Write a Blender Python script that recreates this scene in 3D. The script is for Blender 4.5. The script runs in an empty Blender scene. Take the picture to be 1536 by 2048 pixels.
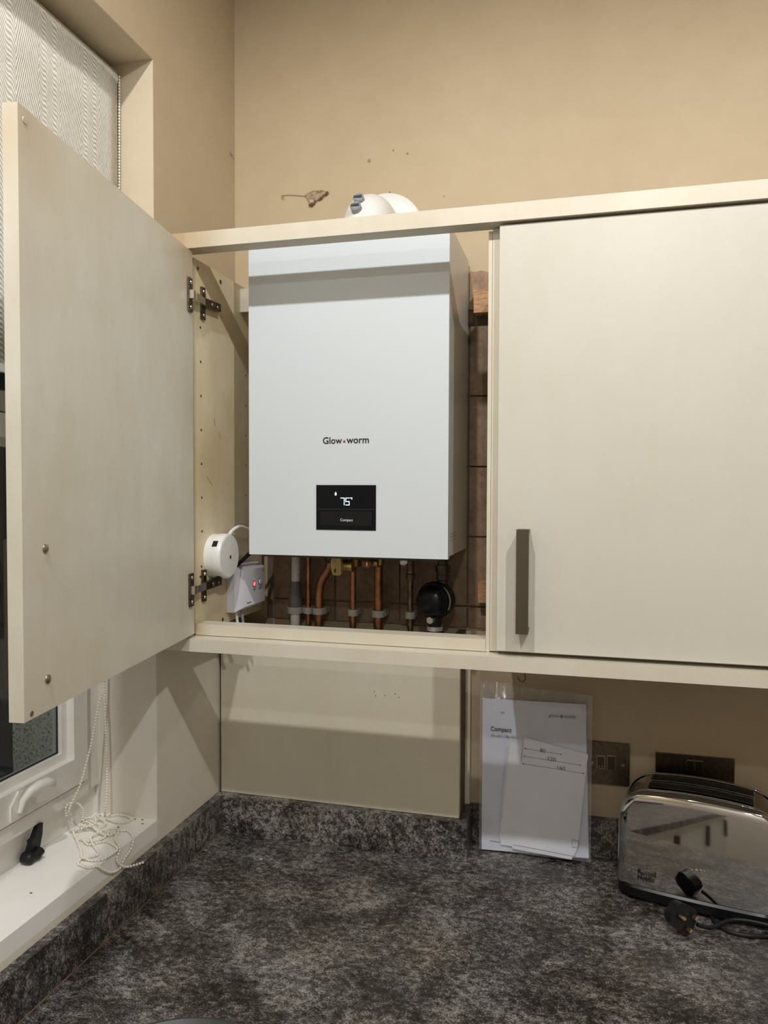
import bpy, bmesh, math, random
from mathutils import Vector, Matrix
random.seed(7)
SC = bpy.context.scene
COL = SC.collection

# ------------------------------------------------------------------ camera
CAM_POS = Vector((0.774, -1.5955, 0.7486))
yaw, pitch, roll = math.radians(14.7553), math.radians(-1.7025), math.radians(0.1922)
F_ = Vector((-math.sin(yaw)*math.cos(pitch), math.cos(yaw)*math.cos(pitch), math.sin(pitch)))
R_ = Vector((math.cos(yaw), math.sin(yaw), 0)); U_ = R_.cross(F_)
R2 = math.cos(roll)*R_ + math.sin(roll)*U_; U2 = -math.sin(roll)*R_ + math.cos(roll)*U_
cd = bpy.data.cameras.new('camera'); cam = bpy.data.objects.new('camera', cd); COL.objects.link(cam)
cam.matrix_world = Matrix(((R2.x, U2.x, -F_.x, CAM_POS.x), (R2.y, U2.y, -F_.y, CAM_POS.y), (R2.z, U2.z, -F_.z, CAM_POS.z), (0, 0, 0, 1)))
cd.sensor_fit = 'HORIZONTAL'; cd.sensor_width = 36; cd.lens = 1508.64/1536*36; cd.clip_start = .02
SC.camera = cam

# ------------------------------------------------------------------ world, exposure (night outside)
w = bpy.data.worlds.new('night'); SC.world = w; w.use_nodes = True
w.node_tree.nodes['Background'].inputs[0].default_value = (.006, .0065, .0075, 1)
w.node_tree.nodes['Background'].inputs[1].default_value = 1
SC.view_settings.view_transform = 'Standard'; SC.view_settings.look = 'None'
SC.view_settings.gamma = 1; SC.view_settings.use_curve_mapping = False
SC.view_settings.exposure = 0.18

# ceiling downlights: (x, y, watt, colour)
CEIL = 2.075
LAMPS = [(1.30, -1.55, 50, (1, .99, .97)), (.43, -1.55, 47, (1, .99, .97)), (1.0, -2.75, 26, (1, .99, .97))]
LAMP_SPOT, LAMP_BLEND = math.radians(179), .4

# ------------------------------------------------------------------ materials
MATS = {}
def nt(name):
    m = bpy.data.materials.new(name); m.use_nodes = True
    t = m.node_tree; b = t.nodes['Principled BSDF']; MATS[name] = m
    return m, t, b
def N(t, typ, **kw):
    n = t.nodes.new(typ)
    for k, v in kw.items():
        if k in n.inputs.keys() if isinstance(k, str) and hasattr(n, 'inputs') else False: n.inputs[k].default_value = v
        else: setattr(n, k, v)
    return n
def L(t, a, b): t.links.new(a, b)
def pos(t, scale=(1, 1, 1), rot=(0, 0, 0)):
    g = t.nodes.new('ShaderNodeNewGeometry'); m = t.nodes.new('ShaderNodeMapping')
    m.inputs['Scale'].default_value = scale; m.inputs['Rotation'].default_value = rot
    L(t, g.outputs['Position'], m.inputs['Vector']); return m.outputs[0]
def noise(t, vec, scale, detail=3, rough=.5, dist=0):
    n = t.nodes.new('ShaderNodeTexNoise'); n.inputs['Scale'].default_value = scale
    n.inputs['Detail'].default_value = detail; n.inputs['Roughness'].default_value = rough; n.inputs['Distortion'].default_value = dist
    L(t, vec, n.inputs['Vector']); return n.outputs['Fac']
def ramp(t, fac, stops):
    r = t.nodes.new('ShaderNodeValToRGB'); el = r.color_ramp.elements
    while len(el) < len(stops): el.new(.5)
    for e, (p_, c) in zip(el, stops):
        e.position = p_; e.color = (*c, 1) if len(c) == 3 else c
    L(t, fac, r.inputs[0]); return r.outputs[0]
def mix(t, fac, a, b, mode='MIX'):
    m = t.nodes.new('ShaderNodeMix'); m.data_type = 'RGBA'; m.blend_type = mode
    for s, v in ((0, fac), (6, a), (7, b)):
        if hasattr(v, 'links') or hasattr(v, 'is_linked'): L(t, v, m.inputs[s])
        else: m.inputs[s].default_value = v if s == 0 else (*v, 1)
    return m.outputs[2]
def math_(t, op, a, b=None, c=None):
    m = t.nodes.new('ShaderNodeMath'); m.operation = op
    for i, v in enumerate((a, b, c)):
        if v is None: continue
        if hasattr(v, 'is_linked'): L(t, v, m.inputs[i])
        else: m.inputs[i].default_value = v
    return m.outputs[0]
def bump(t, b, h, strength=.2, dist=.002):
    n = t.nodes.new('ShaderNodeBump'); n.inputs['Strength'].default_value = strength; n.inputs['Distance'].default_value = dist
    L(t, h, n.inputs['Height']); L(t, n.outputs[0], b.inputs['Normal'])
def plain(name, col, rough=.5, metal=0, spec=.5, var=.0, vscale=30, bmp=0):
    m, t, b = nt(name)
    b.inputs['Base Color'].default_value = (*col, 1); b.inputs['Roughness'].default_value = rough
    b.inputs['Metallic'].default_value = metal; b.inputs['Specular IOR Level'].default_value = spec
    if var:
        f = noise(t, pos(t), vscale, 4, .6)
        L(t, ramp(t, f, [(.3, tuple(c*(1-var) for c in col)), (.7, tuple(min(1, c*(1+var*.6)) for c in col))]), b.inputs['Base Color'])
        if bmp: bump(t, b, f, bmp, .001)
    return m
def emit(name, col, st):
    m, t, b = nt(name); b.inputs['Base Color'].default_value = (0, 0, 0, 1)
    b.inputs['Emission Color'].default_value = (*col, 1); b.inputs['Emission Strength'].default_value = st
    return m

def wall_mat(name, upper, lower, split):
    m, t, b = nt(name)
    v = pos(t); n1 = noise(t, v, 2.2, 4, .6); n2 = noise(t, v, 14, 4, .6); n3 = noise(t, v, 240, 2)
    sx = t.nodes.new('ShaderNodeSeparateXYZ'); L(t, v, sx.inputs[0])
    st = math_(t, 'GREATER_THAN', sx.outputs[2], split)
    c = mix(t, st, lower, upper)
    c = mix(t, 1.0, c, ramp(t, n1, [(.3, (.93, .915, .90)), (.7, (1, 1, 1))]), 'MULTIPLY')
    c = mix(t, 1.0, c, ramp(t, n2, [(.25, (.95, .94, .925)), (.6, (1, 1, 1))]), 'MULTIPLY')
    L(t, c, b.inputs['Base Color']); b.inputs['Roughness'].default_value = .55; b.inputs['Specular IOR Level'].default_value = .3
    bump(t, b, math_(t, 'ADD', n3, math_(t, 'MULTIPLY', n2, .6)), .12, .0015)
    return m
wall_mat('wall_paint', (.515, .415, .275), (.47, .38, .27), .46)  # lower tone darker: shade under the cupboards put into the colour
wall_mat('wall_paint_left', (.535, .435, .295), (.78, .73, .64), .46)  # lower tone paler: cool light on the low wall painted into the colour
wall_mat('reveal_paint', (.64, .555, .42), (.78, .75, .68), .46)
wall_mat('room_paint', (.64, .60, .53), (.64, .60, .53), -5)

def cream(name, col, stain=.12, rough=.34, spots=()):
    m, t, b = nt(name); v = pos(t)
    n1 = noise(t, v, 5, 5, .65); n2 = noise(t, pos(t, (1, 1, .25)), 22, 5, .7)
    c = mix(t, 1.0, col, ramp(t, n1, [(.35, (1-stain*.6, 1-stain*.8, 1-stain*1.3)), (.65, (1, 1, 1))]), 'MULTIPLY')
    c = mix(t, 1.0, c, ramp(t, n2, [(.3, (1-stain*.4, 1-stain*.5, 1-stain*.7)), (.6, (1, 1, 1))]), 'MULTIPLY')
    for (ctr, rad, amt) in spots:                                      # old grime with its own outline
        d = t.nodes.new('ShaderNodeVectorMath'); d.operation = 'DISTANCE'; L(t, v, d.inputs[0]); d.inputs[1].default_value = ctr
        f = math_(t, 'SUBTRACT', 1.0, math_(t, 'DIVIDE', d.outputs['Value'], rad)); f = math_(t, 'MAXIMUM', f, 0.0)
        f = math_(t, 'MULTIPLY', math_(t, 'MULTIPLY', f, n2), amt); f = math_(t, 'MINIMUM', f, .8)
        c = mix(t, f, c, (.42, .28, .13))
    L(t, c, b.inputs['Base Color']); b.inputs['Roughness'].default_value = rough; b.inputs['Specular IOR Level'].default_value = .4
    return m
cream('cream_door', (.615, .598, .535), .05, .32)
cream('cream_door_worn', (.675, .645, .56), .12, .4, [((.085, -.348, 1.18), .16, 1.5), ((.085, -.35, .9), .10, .6), ((.16, -.86, 1.16), .10, .9)])
cream('cream_trim', (.67, .63, .54), .09, .3, [((.06, -.36, 1.195), .11, 1.7), ((.08, -.33, .49), .03, 1.2)])
cream('cream_panel', (.72, .635, .46), .20, .42, [((.078, -.29, .80), .11, .9), ((.078, -.32, 1.17), .07, 1.5)])
cream('cream_boxing', (.68, .64, .53), .08, .4)
cream('sill_paint', (.90, .89, .865), .05, .4)
plain('window_upvc', (.84, .83, .79), .35, var=.06, vscale=9)
plain('boiler_white', (.63, .685, .73), .28)
plain('boiler_side', (.62, .60, .54), .3)
plain('black_gloss', (.005, .006, .008), .15, 0, .2)
plain('black_panel', (.009, .009, .010), .3, 0, .25)
plain('black_plastic', (.010, .010, .011), .42, 0, .3)
plain('ink', (.01, .01, .012), .5)
plain('ink_grey', (.10, .10, .12), .5)
plain('dot_red', (.28, .05, .07), .5)
emit('display_glow', (.70, .90, 1), 1.5)
plain('display_text', (.6, .62, .63), .5)
emit('red_led', (1, .06, .05), 4)
plain('red_ring', (.5, .12, .13), .4)
plain('white_plastic', (.78, .78, .76), .35)
plain('receiver_plastic', (.60, .60, .66), .35)
plain('grey_plastic', (.33, .34, .36), .45)
plain('sleeve_grey', (.13, .135, .14), .5)
plain('dark_grey_plastic', (.055, .056, .06), .5)
plain('cap_grey', (.26, .285, .31), .4)
plain('clip_plastic', (.44, .42, .39), .5)
plain('copper', (.44, .205, .12), .38, 1, var=.45, vscale=40)
plain('tarnished_copper', (.26, .19, .14), .5, 1, var=.6, vscale=60)
plain('brass', (.62, .45, .16), .35, 1, var=.3, vscale=50)
plain('gas_yellow', (.62, .47, .16), .4, 0, var=.3, vscale=60)
plain('red_cap', (.33, .08, .04), .4)
plain('steel', (.62, .60, .55), .3, 1)
plain('hinge_dark', (.15, .12, .085), .36, 1, var=.4, vscale=90)
plain('hinge_nickel', (.70, .66, .58), .28, 1)
plain('screw_steel', (.34, .31, .26), .4, 1)
plain('handle_metal', (.105, .088, .062), .42, .6)
plain('socket_metal', (.15, .12, .095), .28, 1, var=.3, vscale=120)
plain('rocker_metal', (.085, .068, .055), .3, 1)
plain('rocker_trim', (.36, .30, .23), .3, 1)
plain('gold_pin', (.75, .58, .32), .3, 1)
plain('paper', (.75, .765, .82), .7, var=.03, vscale=25)
plain('paper_blue', (.66, .69, .79), .7, var=.04, vscale=20)
plain('paper_back', (.60, .61, .68), .7)
plain('bead_white', (.82, .78, .68), .35)
plain('cobweb_dust', (.12, .07, .035), .9)
plain('cobweb_thread', (.33, .24, .15), .9)
plain('dirt', (.05, .04, .03), .9)
plain('shadow_gap', (.06, .045, .03), .8)
plain('raw_board', (.16, .10, .06), .7, var=.4, vscale=60)
plain('pan_dark', (.05, .05, .052), .38)
plain('floor_vinyl', (.22, .18, .14), .4, var=.3, vscale=6)
plain('grout', (.15, .108, .075), .9)
plain('toaster_base', (.006, .006, .007), .3, 0, .3)
plain('slot_dark', (.004, .004, .004), .7)
plain('dark_pipe', (.10, .085, .07), .5, .7, var=.4, vscale=70)
plain('label_grey', (.28, .28, .27), .5)

# wood for hanging blocks
m, t, b = nt('raw_wood'); v = pos(t, (1, 1, 6)); n1 = noise(t, v, 45, 4, .6, 1.2)
L(t, ramp(t, n1, [(.3, (.22, .105, .05)), (.5, (.46, .25, .13)), (.75, (.58, .35, .20))]), b.inputs['Base Color']); b.inputs['Roughness'].default_value = .7
# old tile glaze
m, t, b = nt('old_tile'); v = pos(t); n1 = noise(t, v, 9, 5, .65); n2 = noise(t, v, 70, 5, .7)
c = ramp(t, n1, [(.3, (.17, .105, .064)), (.6, (.32, .22, .14)), (.8, (.41, .30, .205))])
c = mix(t, 1.0, c, ramp(t, n2, [(.3, (.7, .66, .62)), (.6, (1, 1, 1))]), 'MULTIPLY')
L(t, c, b.inputs['Base Color']); b.inputs['Roughness'].default_value = .6; bump(t, b, n2, .3, .002)
m, t, b = nt('bare_plaster'); v = pos(t); n1 = noise(t, v, 40, 6, .7)
L(t, ramp(t, n1, [(.3, (.27, .17, .105)), (.65, (.42, .30, .20))]), b.inputs['Base Color']); b.inputs['Roughness'].default_value = .9; bump(t, b, n1, .8, .004)
# laminate worktop
m, t, b = nt('worktop_laminate'); v = pos(t, (1, 1.25, 1))
big = noise(t, v, 10, 5, .6, .6); mid = noise(t, v, 75, 8, .8, .3); fine = noise(t, v, 330, 6, .8); warm = noise(t, v, 7, 5, .65)
s = math_(t, 'ADD', math_(t, 'MULTIPLY', mid, .60), math_(t, 'ADD', math_(t, 'MULTIPLY', big, .30), math_(t, 'MULTIPLY', fine, .62)))
s = math_(t, 'SUBTRACT', s, .26)
c = ramp(t, s, [(.405, (.008, .007, .0065)), (.460, (.024, .0205, .0185)), (.500, (.066, .060, .057)), (.545, (.165, .155, .148)), (.61, (.36, .34, .315))])
c = mix(t, 1.0, c, ramp(t, warm, [(.3, (.93, .97, 1.05)), (.5, (1, .985, .975)), (.72, (1.07, 1.0, .90))]), 'MULTIPLY')
L(t, c, b.inputs['Base Color']); b.inputs['Specular IOR Level'].default_value = .55
L(t, math_(t, 'ADD', math_(t, 'MULTIPLY', fine, .25), .22), b.inputs['Roughness']); bump(t, b, fine, .12, .0006)
# chrome with faint smears
m, t, b = nt('chrome'); v = pos(t); n1 = noise(t, v, 35, 5, .7)
b.inputs['Base Color'].default_value = (.52, .52, .525, 1); b.inputs['Metallic'].default_value = 1
L(t, math_(t, 'MULTIPLY_ADD', n1, .07, .01), b.inputs['Roughness'])
plain('chrome_dark', (.36, .34, .32), .13, 1)
# blind fabric: alternating columns of wavy feather strokes
m, t, b = nt('blind_fabric'); g = t.nodes.new('ShaderNodeNewGeometry'); sx = t.nodes.new('ShaderNodeSeparateXYZ'); L(t, g.outputs['Position'], sx.inputs[0])
nz = noise(t, pos(t), 16, 2, .5)
fr = math_(t, 'FRACT', math_(t, 'DIVIDE', sx.outputs[1], .102)); hi = math_(t, 'GREATER_THAN', fr, .5)
wv = math_(t, 'SINE', math_(t, 'MULTIPLY', fr, 25.13))
lo_ph = math_(t, 'MULTIPLY', fr, -170.0)
hi_ph = math_(t, 'ADD', math_(t, 'MULTIPLY', fr, 75.0), math_(t, 'MULTIPLY', wv, 3.2))
pm = t.nodes.new('ShaderNodeMix'); pm.data_type = 'FLOAT'; L(t, hi, pm.inputs[0]); L(t, lo_ph, pm.inputs[2]); L(t, hi_ph, pm.inputs[3])
fq = t.nodes.new('ShaderNodeMix'); fq.data_type = 'FLOAT'; L(t, hi, fq.inputs[0]); fq.inputs[2].default_value = 430; fq.inputs[3].default_value = 760
ph = math_(t, 'ADD', math_(t, 'MULTIPLY', sx.outputs[2], fq.outputs[0]), math_(t, 'ADD', pm.outputs[0], math_(t, 'MULTIPLY', nz, 14.0)))
st = math_(t, 'SINE', ph); n2 = noise(t, pos(t), 130, 3, .6)
stx = math_(t, 'ADD', math_(t, 'MULTIPLY', st, .5), math_(t, 'MULTIPLY', n2, 1.0))
L(t, ramp(t, stx, [(.15, (.50, .475, .42)), (.5, (.64, .615, .555)), (.95, (.86, .84, .78))]), b.inputs['Base Color'])
b.inputs['Roughness'].default_value = .75; b.inputs['Specular IOR Level'].default_value = .2; bump(t, b, stx, .5, .0015)
# outside render
m, t, b = nt('pebble_render'); v = pos(t); vo = t.nodes.new('ShaderNodeTexVoronoi'); vo.inputs['Scale'].default_value = 240; L(t, v, vo.inputs['Vector'])
n1 = noise(t, v, 150, 4, .8)
L(t, ramp(t, math_(t, 'ADD', math_(t, 'MULTIPLY', n1, .9), math_(t, 'MULTIPLY', vo.outputs['Distance'], .25)), [(.42, (.06, .06, .056)), (.5, (.50, .49, .46)), (.62, (.9, .88, .83))]), b.inputs['Base Color'])
b.inputs['Roughness'].default_value = .9; bump(t, b, n1, 1, .004)
# glass pane (thin): transparent with a mirror sheen
m, t, b = nt('window_glass'); t.nodes.remove(b)
tr = t.nodes.new('ShaderNodeBsdfTransparent'); tr.inputs[0].default_value = (.86, .89, .88, 1); gl = t.nodes.new('ShaderNodeBsdfGlossy'); gl.inputs['Roughness'].default_value = .03
lw = t.nodes.new('ShaderNodeLayerWeight'); lw.inputs[0].default_value = .5; fzo = math_(t, 'MULTIPLY_ADD', math_(t, 'POWER', lw.outputs['Facing'], 4.0), .9, .05); ms = t.nodes.new('ShaderNodeMixShader')
L(t, fzo, ms.inputs[0]); L(t, tr.outputs[0], ms.inputs[1]); L(t, gl.outputs[0], ms.inputs[2]); L(t, ms.outputs[0], t.nodes['Material Output'].inputs[0])
m, t, b = nt('water'); b.inputs['Base Color'].default_value = (1, 1, 1, 1); b.inputs['Roughness'].default_value = .03; b.inputs['Transmission Weight'].default_value = 1; b.inputs['IOR'].default_value = 1.33
# clear plastic pouch
m, t, b = nt('clear_film'); t.nodes.remove(b)
tr = t.nodes.new('ShaderNodeBsdfTransparent'); tr.inputs[0].default_value = (.98, .985, 1, 1); gl = t.nodes.new('ShaderNodeBsdfGlossy'); gl.inputs['Roughness'].default_value = .06
lw = t.nodes.new('ShaderNodeLayerWeight'); lw.inputs[0].default_value = .5; fzo = math_(t, 'MULTIPLY_ADD', math_(t, 'POWER', lw.outputs['Facing'], 4.0), .9, .05); ms = t.nodes.new('ShaderNodeMixShader')
n1 = noise(t, pos(t, (1, 1, .6)), 24, 4, .6, 1.5); bp = t.nodes.new('ShaderNodeBump'); bp.inputs['Strength'].default_value = .6; bp.inputs['Distance'].default_value = .004
L(t, n1, bp.inputs['Height']); L(t, bp.outputs[0], gl.inputs['Normal']); L(t, bp.outputs[0], lw.inputs['Normal'])
L(t, fzo, ms.inputs[0]); L(t, tr.outputs[0], ms.inputs[1]); L(t, gl.outputs[0], ms.inputs[2]); df = t.nodes.new('ShaderNodeBsdfDiffuse'); df.inputs[0].default_value = (.9, .92, .96, 1); mh = t.nodes.new('ShaderNodeMixShader'); mh.inputs[0].default_value = .07
L(t, ms.outputs[0], mh.inputs[1]); L(t, df.outputs[0], mh.inputs[2]); L(t, mh.outputs[0], t.nodes['Material Output'].inputs[0])

# ------------------------------------------------------------------ mesh building
WORG = {}
def V(*a): return Vector(a)
class MB:
    def __init__(s): s.v, s.f = [], []
    def add(s, vs, fs):
        k = len(s.v); s.v += [Vector(p) for p in vs]; s.f += [tuple(i+k for i in f) for f in fs]; return s
    def box(s, x0, x1, y0, y1, z0, z1):
        return s.obox(V(x0, y0, z0), V(x1-x0, 0, 0), V(0, y1-y0, 0), V(0, 0, z1-z0))
    def obox(s, o, a, b, c):
        o, a, b, c = map(Vector, (o, a, b, c))
        if a.cross(b).dot(c) < 0: a, b = b, a
        vs = [o, o+a, o+a+b, o+b, o+c, o+a+c, o+a+b+c, o+b+c]
        return s.add(vs, [(0, 3, 2, 1), (4, 5, 6, 7), (0, 1, 5, 4), (1, 2, 6, 5), (2, 3, 7, 6), (3, 0, 4, 7)])
    def prism(s, pts, d):
        n = len(pts); d = Vector(d); pts = [Vector(p) for p in pts]
        nrm = sum(((pts[i]).cross(pts[(i+1) % n]) for i in range(n)), Vector())
        if nrm.dot(d) < 0: pts = pts[::-1]
        vs = pts+[p+d for p in pts]
        return s.add(vs, [tuple(range(n))[::-1], tuple(range(n, 2*n))]+[(i, (i+1) % n, n+(i+1) % n, n+i) for i in range(n)])
    def lathe(s, o, axis, prof, seg=24, ref=None):
        """prof: list of (distance along axis, radius)"""
        o = Vector(o); a = Vector(axis).normalized(); r = Vector(ref) if ref else (V(0, 0, 1) if abs(a.z) < .9 else V(1, 0, 0))
        e1 = (r-a*r.dot(a)).normalized(); e2 = a.cross(e1); vs, fs = [], []
        for d, rad in prof:
            for i in range(seg):
                q = 2*math.pi*i/seg; vs.append(o+a*d+(e1*math.cos(q)+e2*math.sin(q))*rad)
        for j in range(len(prof)-1):
            for i in range(seg):
                k = (i+1) % seg; fs.append((j*seg+i, j*seg+k, (j+1)*seg+k, (j+1)*seg+i))
        fs.append(tuple(range(seg))[::-1]); fs.append(tuple(range((len(prof)-1)*seg, len(prof)*seg)))
        return s.add(vs, fs)
    def cyl(s, a, b, r, seg=20):
        a, b = Vector(a), Vector(b); return s.lathe(a, b-a, [(0, r), ((b-a).length, r)], seg)
    def tube(s, pts, r, seg=12, rs=None):
        pts = [Vector(p) for p in pts]; n = len(pts); vs, fs = [], []; up = None
        for i, p in enumerate(pts):
            tn = (pts[min(i+1, n-1)]-pts[max(i-1, 0)]).normalized()
            if up is None: up = (V(0, 0, 1) if abs(tn.z) < .9 else V(1, 0, 0))
            up = (up-tn*up.dot(tn)).normalized(); e2 = tn.cross(up); rr = rs[i] if rs else r
            for k in range(seg):
                q = 2*math.pi*k/seg; vs.append(p+(up*math.cos(q)+e2*math.sin(q))*rr)
        for i in range(n-1):
            for k in range(seg):
                k2 = (k+1) % seg; fs.append((i*seg+k, i*seg+k2, (i+1)*seg+k2, (i+1)*seg+k))
        fs.append(tuple(range(seg))[::-1]); fs.append(tuple(range((n-1)*seg, n*seg)))
        return s.add(vs, fs)
    def sphere(s, c, r, seg=8, rings=5):
        prof = [(-r*math.cos(math.pi*(i+.001 if i == 0 else i-.001 if i == rings else i)/rings), max(r*math.sin(math.pi*i/rings), r*.02)) for i in range(rings+1)]
        return s.lathe(c, (0, 0, 1), prof, seg)
    def grid(s, fn, nu, nv, thick=None):
        vs = [fn(i/nu, j/nv) for j in range(nv+1) for i in range(nu+1)]
        return s.add(vs, [(j*(nu+1)+i, j*(nu+1)+i+1, (j+1)*(nu+1)+i+1, (j+1)*(nu+1)+i) for j in range(nv) for i in range(nu)])
    def build(s, name, mat, parent=None, bevel=0, seg=2, smooth=False, solid=0, base=False):
        bm = bmesh.new(); vv = [bm.verts.new(p) for p in s.v]
        for f in s.f:
            try: bm.faces.new([vv[i] for i in f])
            except ValueError: pass
        if bevel:
            bm.edges.ensure_lookup_table()
            ed = [e for e in bm.edges if len(e.link_faces) == 2 and e.calc_face_angle(0) > .5]
            bmesh.ops.bevel(bm, geom=ed, offset=bevel, segments=seg, profile=.5, affect='EDGES', clamp_overlap=True)
        bmesh.ops.recalc_face_normals(bm, faces=bm.faces)
        xs = [v.co for v in bm.verts]
        lo = V(*(min(c[i] for c in xs) for i in range(3))); hi = V(*(max(c[i] for c in xs) for i in range(3)))
        c = (lo+hi)/2
        if parent is None or base: c.z = lo.z
        for v in bm.verts: v.co -= c
        me = bpy.data.meshes.new(name); bm.to_mesh(me); bm.free()
        if smooth or bevel:
            for p in me.polygons: p.use_smooth = True
            if hasattr(me, 'set_sharp_from_angle'): me.set_sharp_from_angle(angle=math.radians(40 if not bevel else 60))
        me.materials.append(MATS[mat])
        o = bpy.data.objects.new(name, me); COL.objects.link(o); WORG[o] = c
        if parent is not None: o.parent = parent; o.location = c-WORG[parent]
        else: o.location = c
        if solid:
            md = o.modifiers.new('thickness', 'SOLIDIFY'); md.thickness = solid; md.offset = 0
        return o
def thing(name, loc, label, cat, group=None):
    o = bpy.data.objects.new(name, None); COL.objects.link(o); o.location = loc; o.empty_display_size = .05; WORG[o] = Vector(loc)
    return tag(o, label, cat, group)
def tag(o, label=None, cat=None, group=None, kind=None):
    if label: o['label'] = label
    if cat: o['category'] = cat
    if group: o['group'] = group
    if kind: o['kind'] = kind
    return o
def struct(o, label=None): return tag(o, label, kind='structure')
def BX(*a): return MB().box(*a)
def dup(o, off, parent, name=None):
    c = o.copy(); COL.objects.link(c); c.parent = parent; c.location = o.location+Vector(off); WORG[c] = WORG[o]+Vector(off); return c
def text(name, body, o, xdir, ydir, width, mat, parent, height=None, depth=.0004, align='L', bold=0):
    cu = bpy.data.curves.new('tmp', 'FONT'); cu.body = body; cu.size = 1; cu.resolution_u = 3; cu.space_line = .8; cu.offset = bold
    to = bpy.data.objects.new('tmp', cu); COL.objects.link(to); dg = bpy.context.evaluated_depsgraph_get(); dg.update()
    me = bpy.data.meshes.new_from_object(to.evaluated_get(dg)); bpy.data.objects.remove(to); bpy.data.curves.remove(cu)
    xs = [v.co.x for v in me.vertices]; ys = [v.co.y for v in me.vertices]; x0, x1, y0, y1 = min(xs), max(xs), min(ys), max(ys)
    sx = width/(x1-x0); sy = height/(y1-y0) if height else sx
    o, xd, yd = Vector(o), Vector(xdir).normalized(), Vector(ydir).normalized(); nd = xd.cross(yd)
    vs = [o+xd*((v.co.x-x0)*sx-(width/2 if align == 'C' else 0))+yd*((v.co.y-y0)*sy)+nd*depth for v in me.vertices]
    mb = MB().add(vs, [tuple(p.vertices) for p in me.polygons]); bpy.data.meshes.remove(me)
    return mb.build(name, mat, parent)
def arc(c, e1, e2, r, a0, a1, n):
    c, e1, e2 = Vector(c), Vector(e1), Vector(e2)
    return [c+(e1*math.cos(a0+(a1-a0)*i/n)+e2*math.sin(a0+(a1-a0)*i/n))*r for i in range(n+1)]
def spline(pts, step):
    pts = [Vector(p) for p in pts]; out = []
    for i in range(len(pts)-1):
        p0, p1, p2, p3 = pts[max(i-1, 0)], pts[i], pts[i+1], pts[min(i+2, len(pts)-1)]
        for k in range(12):
            t_ = k/12; out.append(.5*((2*p1)+(p2-p0)*t_+(2*p0-5*p1+4*p2-p3)*t_**2+(3*p1-p0-3*p2+p3)*t_**3))
    out.append(pts[-1]); res = [out[0]]; acc = 0
    for a, b_ in zip(out, out[1:]):
        d = (b_-a).length
        while d > 0 and acc+d >= step:
            f = (step-acc)/d; a = a.lerp(b_, f); res.append(a.copy()); d = (b_-a).length; acc = 0
        acc += d
    return res

# ------------------------------------------------------------------ room shell
FL = -.9
RX, RY = 2.9, -3.3
wb = struct(BX(-.3, RX+.1, 0, .12, FL, CEIL).build('wall_back', 'wall_paint'), 'beige painted wall behind the boiler and cupboards')
# left wall with the window opening
WY0, WY1, SILL, HEAD = -.338, -1.62, .12, 1.539           # opening
TH = -.27
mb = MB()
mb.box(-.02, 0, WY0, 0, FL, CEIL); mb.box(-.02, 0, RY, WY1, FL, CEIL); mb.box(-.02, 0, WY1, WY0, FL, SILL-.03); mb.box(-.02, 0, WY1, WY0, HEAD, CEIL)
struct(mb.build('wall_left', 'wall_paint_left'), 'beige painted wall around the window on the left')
mb = MB()
mb.box(-.15, -.0004, WY0-.0006, WY0+.02, SILL-.03, HEAD+.02); mb.box(-.15, -.0004, WY1, WY0, HEAD-.0006, HEAD+.02); mb.box(-.15, -.0004, WY1-.02, WY1+.0006, SILL-.03, HEAD+.02)
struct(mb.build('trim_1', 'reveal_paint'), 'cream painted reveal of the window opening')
mb = MB(); mb.box(TH, -.165, -.40, -.28, -.2, 1.75); mb.box(TH, -.165, -1.8, -1.57, -.2, 1.75); mb.box(TH, -.165, -1.57, -.40, 1.60, 1.75); mb.box(TH, -.165, -1.57, -.40, -.2, .10)
struct(mb.build('trim_2', 'pebble_render'), 'speckled rendered masonry outside the window')
struct(BX(-.136, .0, WY1, WY0, SILL-.03, SILL).build('trim_3', 'sill_paint', bevel=.004), 'white painted window sill')
struct(BX(-.1, RX+.1, RY-.1, .1, FL-.06, FL).build('floor', 'floor_vinyl'), 'dull brown vinyl kitchen floor')
struct(BX(-.3, RX+.1, RY-.1, .12, CEIL, CEIL+.06).build('ceiling', 'room_paint'), 'pale ceiling')
struct(BX(RX, RX+.1, RY, 0, FL, CEIL).build('wall_right', 'room_paint'), 'pale wall on the right')
struct(BX(-.02, RX+.1, RY-.1, RY, FL, CEIL).build('wall_front', 'room_paint'), 'pale wall behind the viewer')

# old tiles and torn plaster inside the boiler cupboard, part of the back wall
TX, TZ, TS = .098, .3555, .148
for i in range(4):
    for j in range(6):
        x0, z0 = TX+i*TS, TZ+j*TS
        x1, z1 = x0+TS-.004, z0+TS-.004
        if z1 > 1.16: z1 = 1.125
        z0 = max(z0, .457); x1 = min(x1, .618)
        if x0 > .6 or z1-z0 < .03: continue
        y = -.006-random.random()*.003; tl = random.uniform(-.0012, .0012)
        MB().add([(x0, y+tl, z0), (x1, y-tl, z0), (x1, y-tl, z1), (x0, y+tl, z1), (x0, 0, z0), (x1, 0, z0), (x1, 0, z1), (x0, 0, z1)],
                 [(0, 1, 2, 3), (4, 7, 6, 5), (0, 4, 5, 1), (1, 5, 6, 2), (2, 6, 7, 3), (3, 7, 4, 0)]).build('tile', 'old_tile', wb)
BX(.08, .618, -.0025, -.0002, .456, 1.13).build('grout_bed', 'grout', wb)
pts = [(.54, -.007, 1.127)]+[(.54+k*.011, -.007, 1.207-k*.0012+random.uniform(-.003, .003)) for k in range(8)]+[(.617, -.007, 1.127)]
MB().prism(pts, (0, .0065, 0)).build('bare_plaster_patch', 'bare_plaster', wb)
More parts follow.
